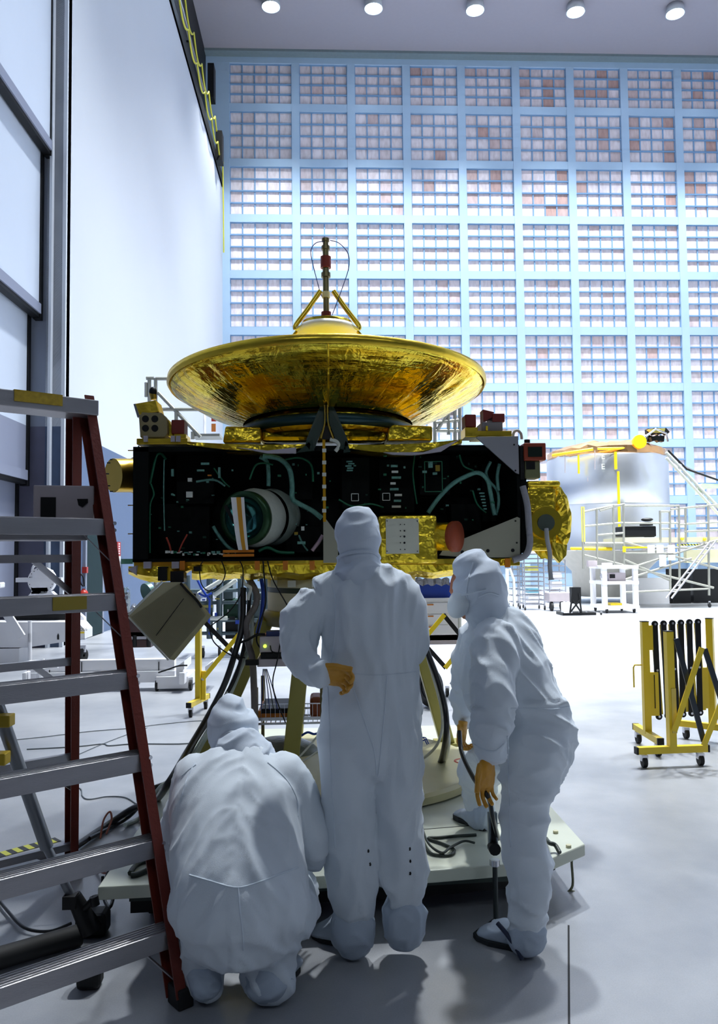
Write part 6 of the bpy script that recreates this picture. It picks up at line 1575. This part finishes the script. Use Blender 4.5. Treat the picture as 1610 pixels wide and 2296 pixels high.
# ---- long white trailer frame on the floor
YT = 9.9; P = onplane(YT)
tl_ = thing('white_trailer', 'long low white trailer frame with casters behind the ladder', 'trailer', (P(260, 1530).x, YT, 0))
b = MB(); b.bb(P(60, 1483), P(395, 1507, .12)); b.build('long_beam', m_whitepaint, tl_)
b = MB(); b.bb(P(50, 1510, -.05), P(400, 1522, .2)); b.build('lower_beam', m_whitepaint, tl_)
for x in (110, 182, 355): b = MB(); b.bb(P(x, 1484, -.01), P(x + 2, 1512, 0)); b.build('seam', m_black, tl_)
for x in (395, 460): b = MB(); b.prism([P(x, 1495, -.2), P(x + 18, 1482, -.2), P(x + 18, 1500, -.2), P(x, 1520, -.2)], (0, .5, 0)); b.build('bracket', m_whitepaint, tl_)
for x in (60, 90, 410): b = MB(); b.bb(P(x - 9, 1508, -.25), P(x + 9, 1530, -.1)); b.build('outrigger_block', m_whitepaint, tl_, bevel=.01)
b = MB(); b.bb(P(350, 1518, -.1), P(440, 1526, .5)); b.build('end_plate', m_whitepaint, tl_)
for x in (358, 430, 70, 125): caster(tl_, V((P(x, 0).x, YT - .05, 0)), .065)
b = MB(); b.tube(spl([P(355, 1508, -.2), P(380, 1500, -.2), P(400, 1493, -.2), P(420, 1492, -.2)], 3), .01, 6); b.build('black_chain', m_black, tl_)
tubes('tie_rod', [((65, 1500), (100, 1480)), ((75, 1505), (130, 1495)), ((60, 1512), (60, 1540))], onplane(YT - .2), .018, m_whitepaint, tl_)

# ---- white turnover fixture with round head
YG = 12.6; P = onplane(YG)
tf = thing('turnover_fixture', 'large white wheeled fixture with round drilled head behind the ladder', 'fixture', (P(80, 1460).x, YG + .5, 0))
b = MB(); p = P(92, 1302); b.cyl(p, p + V((0, .12, 0)), .205, n=40); hd_ = b.build('round_head', m_whitepaint, tf)
b = MB()
for i in range(20): a = i * pi / 10; c = p + V((.18 * cos(a), -.004, .18 * sin(a))); b.cyl(c, c + V((0, .01, 0)), .007, n=6)
b.build('bolt_holes', m_black, hd_)
b = MB(); b.bb(P(35, 1296, -.03), P(141, 1304, .05)); b.build('cross_bar', m_whitepaint, tf)
b = MB(); b.bb(P(70, 1318), P(114, 1330, .15)); b.prism([P(72, 1326), P(113, 1326), P(142, 1352), P(48, 1352)], (0, .15, 0)); b.build('neck', m_whitepaint, tf)
b = MB(); b.bb(P(96, 1278, .05), P(121, 1296, .2)); b.build('motor', m_whitepaint, tf, bevel=.02)
b = MB(); b.tube(spl([P(72, 1282), P(75, 1270), P(84, 1268)], 4), .02, 8); b.build('hook', m_whitepaint, tf)
b = MB(); b.prism([P(50, 1350, .1), P(148, 1350, .1), P(188, 1385, .1), P(192, 1430, .1), P(178, 1432, .1), P(40, 1432, .1), P(0, 1370, .1)], (0, .12, 0)); b.build('side_plate', m_whitepaint, tf)
b = MB(); b.bb(P(28, 1378, .08), P(150, 1390, .1)); b.build('dark_gap', m_black, tf)
b = MB(); b.prism([P(-30, 1395, -.3), P(175, 1395, -.3), P(190, 1412, -.3), P(190, 1432, -.3), P(60, 1452, -.3), P(-30, 1452, -.3)], (0, .4, 0)); b.build('base_frame', m_whitepaint, tf)
b = MB(); b.beam(P(0, 1352, -.4), P(48, 1428, -.4), .12, .05, up=(0, 1, 0)); b.build('diagonal_plate', m_whitepaint, tf)
b = MB(); b.bb(P(-30, 1455, -.3), P(70, 1478, .2)); b.build('lower_box', m_whitepaint, tf)
tubes('jack_post', [((67, 1392), (67, 1500)), ((67, 1420), (67, 1440))], onplane(YG - .45), .03, m_whitepaint, tf)
cw = V((P(185, 1455).x, YG, 0)); b = MB(); b.lathe([(.02, -.03), (.085, -.035), (.11, -.02), (.11, .02), (.085, .035), (.02, .03)], cw + V((0, 0, .11)), (.9, -.4, 0), 24); w1 = b.build('big_caster', m_black_rubber, tf)
b = MB(); b.bb(cw + V((-.06, -.02, .16)), cw + V((.05, .02, .26))); b.build('caster_fork', m_steel, w1)
text_mesh('COS', .055, 'cos_lettering', m_black, tf, P(179, 1414, -.32), (1, 0, 0), (0, 0, 1))
b = MB(); b.bb(P(178, 1417, -.32), P(189, 1420, -.31)); b.build('yellow_sticker', m_yellow, tf)
b = MB(); b.bb(P(172, 1407, -.32), P(176, 1418, -.31)); b.build('blue_sticker', m_blue, tf)
b = MB(); b.prism([P(128, 1434, -.31), P(128, 1425, -.31), P(130, 1420, -.31), P(132, 1425, -.31), P(132, 1434, -.31)], (0, .01, 0)); b.build('black_arrow', m_black, tf)
b = MB(); b.bb(P(-5, 1306, .3), P(12, 1318, .5)); b.build('side_lug', m_whitepaint, tf, bevel=.02)
# fire extinguisher, red call box and red signs on the left wall
fe = thing('fire_extinguisher', 'red fire extinguisher with black hose hung by the dark green door', 'fire extinguisher', V((XL + .25, 15.4, .6)))
c = V((XL + .095, 15.95, at(188, 1345, 15.95).z))
b = MB(); b.lathe([(.001, 0), (.085, .01), (.09, .05), (.09, .12), (.07, .17), (.03, .2), (.03, .24)], c, n=20); b.build('red_cylinder', M('extinguisher_red', C(170, 40, 24), .35), fe)
b = MB(); b.tube(spl([c + V((0, 0, .24)), c + V((-.06, -.02, .35)), c + V((-.05, -.02, .5)), c + V((.0, -.02, .42)), c + V((.01, 0, .26))], 4), .014, 6); b.build('black_hose', m_black, fe)
b = MB(); b.bb(c + V((-.03, -.03, .22)), c + V((.05, .03, .26))); b.build('handle', m_steel, fe)
b = MB(); zc_ = at(193, 1278, 16.2).z; b.bb((XL + .001, 16.15, zc_ - .06), (XL + .09, 16.25, zc_ + .06)); tag(b.build('red_call_box', M('extinguisher_red', C(170, 40, 24), .35)), 'small red call box on the wall above the fire extinguisher', 'call box')
for i, x in enumerate((250, 267)):
    ys = -1800 * XL / (730 - x - 3)
    sg = thing('wall_sign', 'narrow red-topped white sign, %s of two on the left wall' % ('left' if i == 0 else 'right'), 'sign', (XL + .02, ys, at(x, 1300, ys).z))
    z0, z1, z2 = at(x, 1300, ys).z, at(x, 1247, ys).z, at(x, 1215, ys).z
    b = MB(); b.bb((XL + .005, ys - .15, z1), (XL + .025, ys + .15, z2)); rp_ = b.build('red_panel', M('sign_red', C(160, 40, 34), .5), sg)
    b = MB(); b.bb((XL + .005, ys - .15, z0), (XL + .025, ys + .15, z1)); wp_ = b.build('white_panel', m_whitepaint, sg)
    b = MB()
    for k in range(5): zz_ = z2 - (k + .8) * (z2 - z1) / 6; b.bb((XL + .026, ys - .05, zz_ - .018), (XL + .03, ys + .05, zz_ + .012))
    b.build('white_marks', m_whitepaint, rp_)
    b = MB(); b.bb((XL + .026, ys - .05, z0 + .03), (XL + .03, ys + .05, z0 + .12)); b.build('black_mark', m_black, wp_)
b = MB(); p = at(283, 1253, 19); b.bb(p + V((-.12, 0, -.12)), p + V((.15, .3, .0))); tag(b.build('wall_unit', m_teal_dk), 'small dark unit on the left wall beside the spacecraft edge', 'box')
# unseen fill lamps added behind the camera to brighten the workers' backs
for i, x in enumerate((-2.5, 2.5, 7.5)):
    t = thing('added_fill_lamp', 'added fill lamp on the near wall out of view, %s of three' % ('left', 'middle', 'right')[i], 'lamp', (x, Y0 + .3, FILL_Z))
    b = MB(); b.bb((x - .5, Y0 + .0, FILL_Z - .2), (x + .5, Y0 + .25, FILL_Z + .2)); b.build('housing', m_can, t)
    la = bpy.data.lights.new('fill_light', 'AREA'); la.shape = 'RECTANGLE'; la.size = .9; la.size_y = .35; la.energy = FILL_POWER; la.color = (.8, .9, 1)
    lo = bpy.data.objects.new('fill_light', la); COL.objects.link(lo); lo.parent = t; lo.location = (0, .0, 0); lo.rotation_euler = (radians(65), 0, 0)
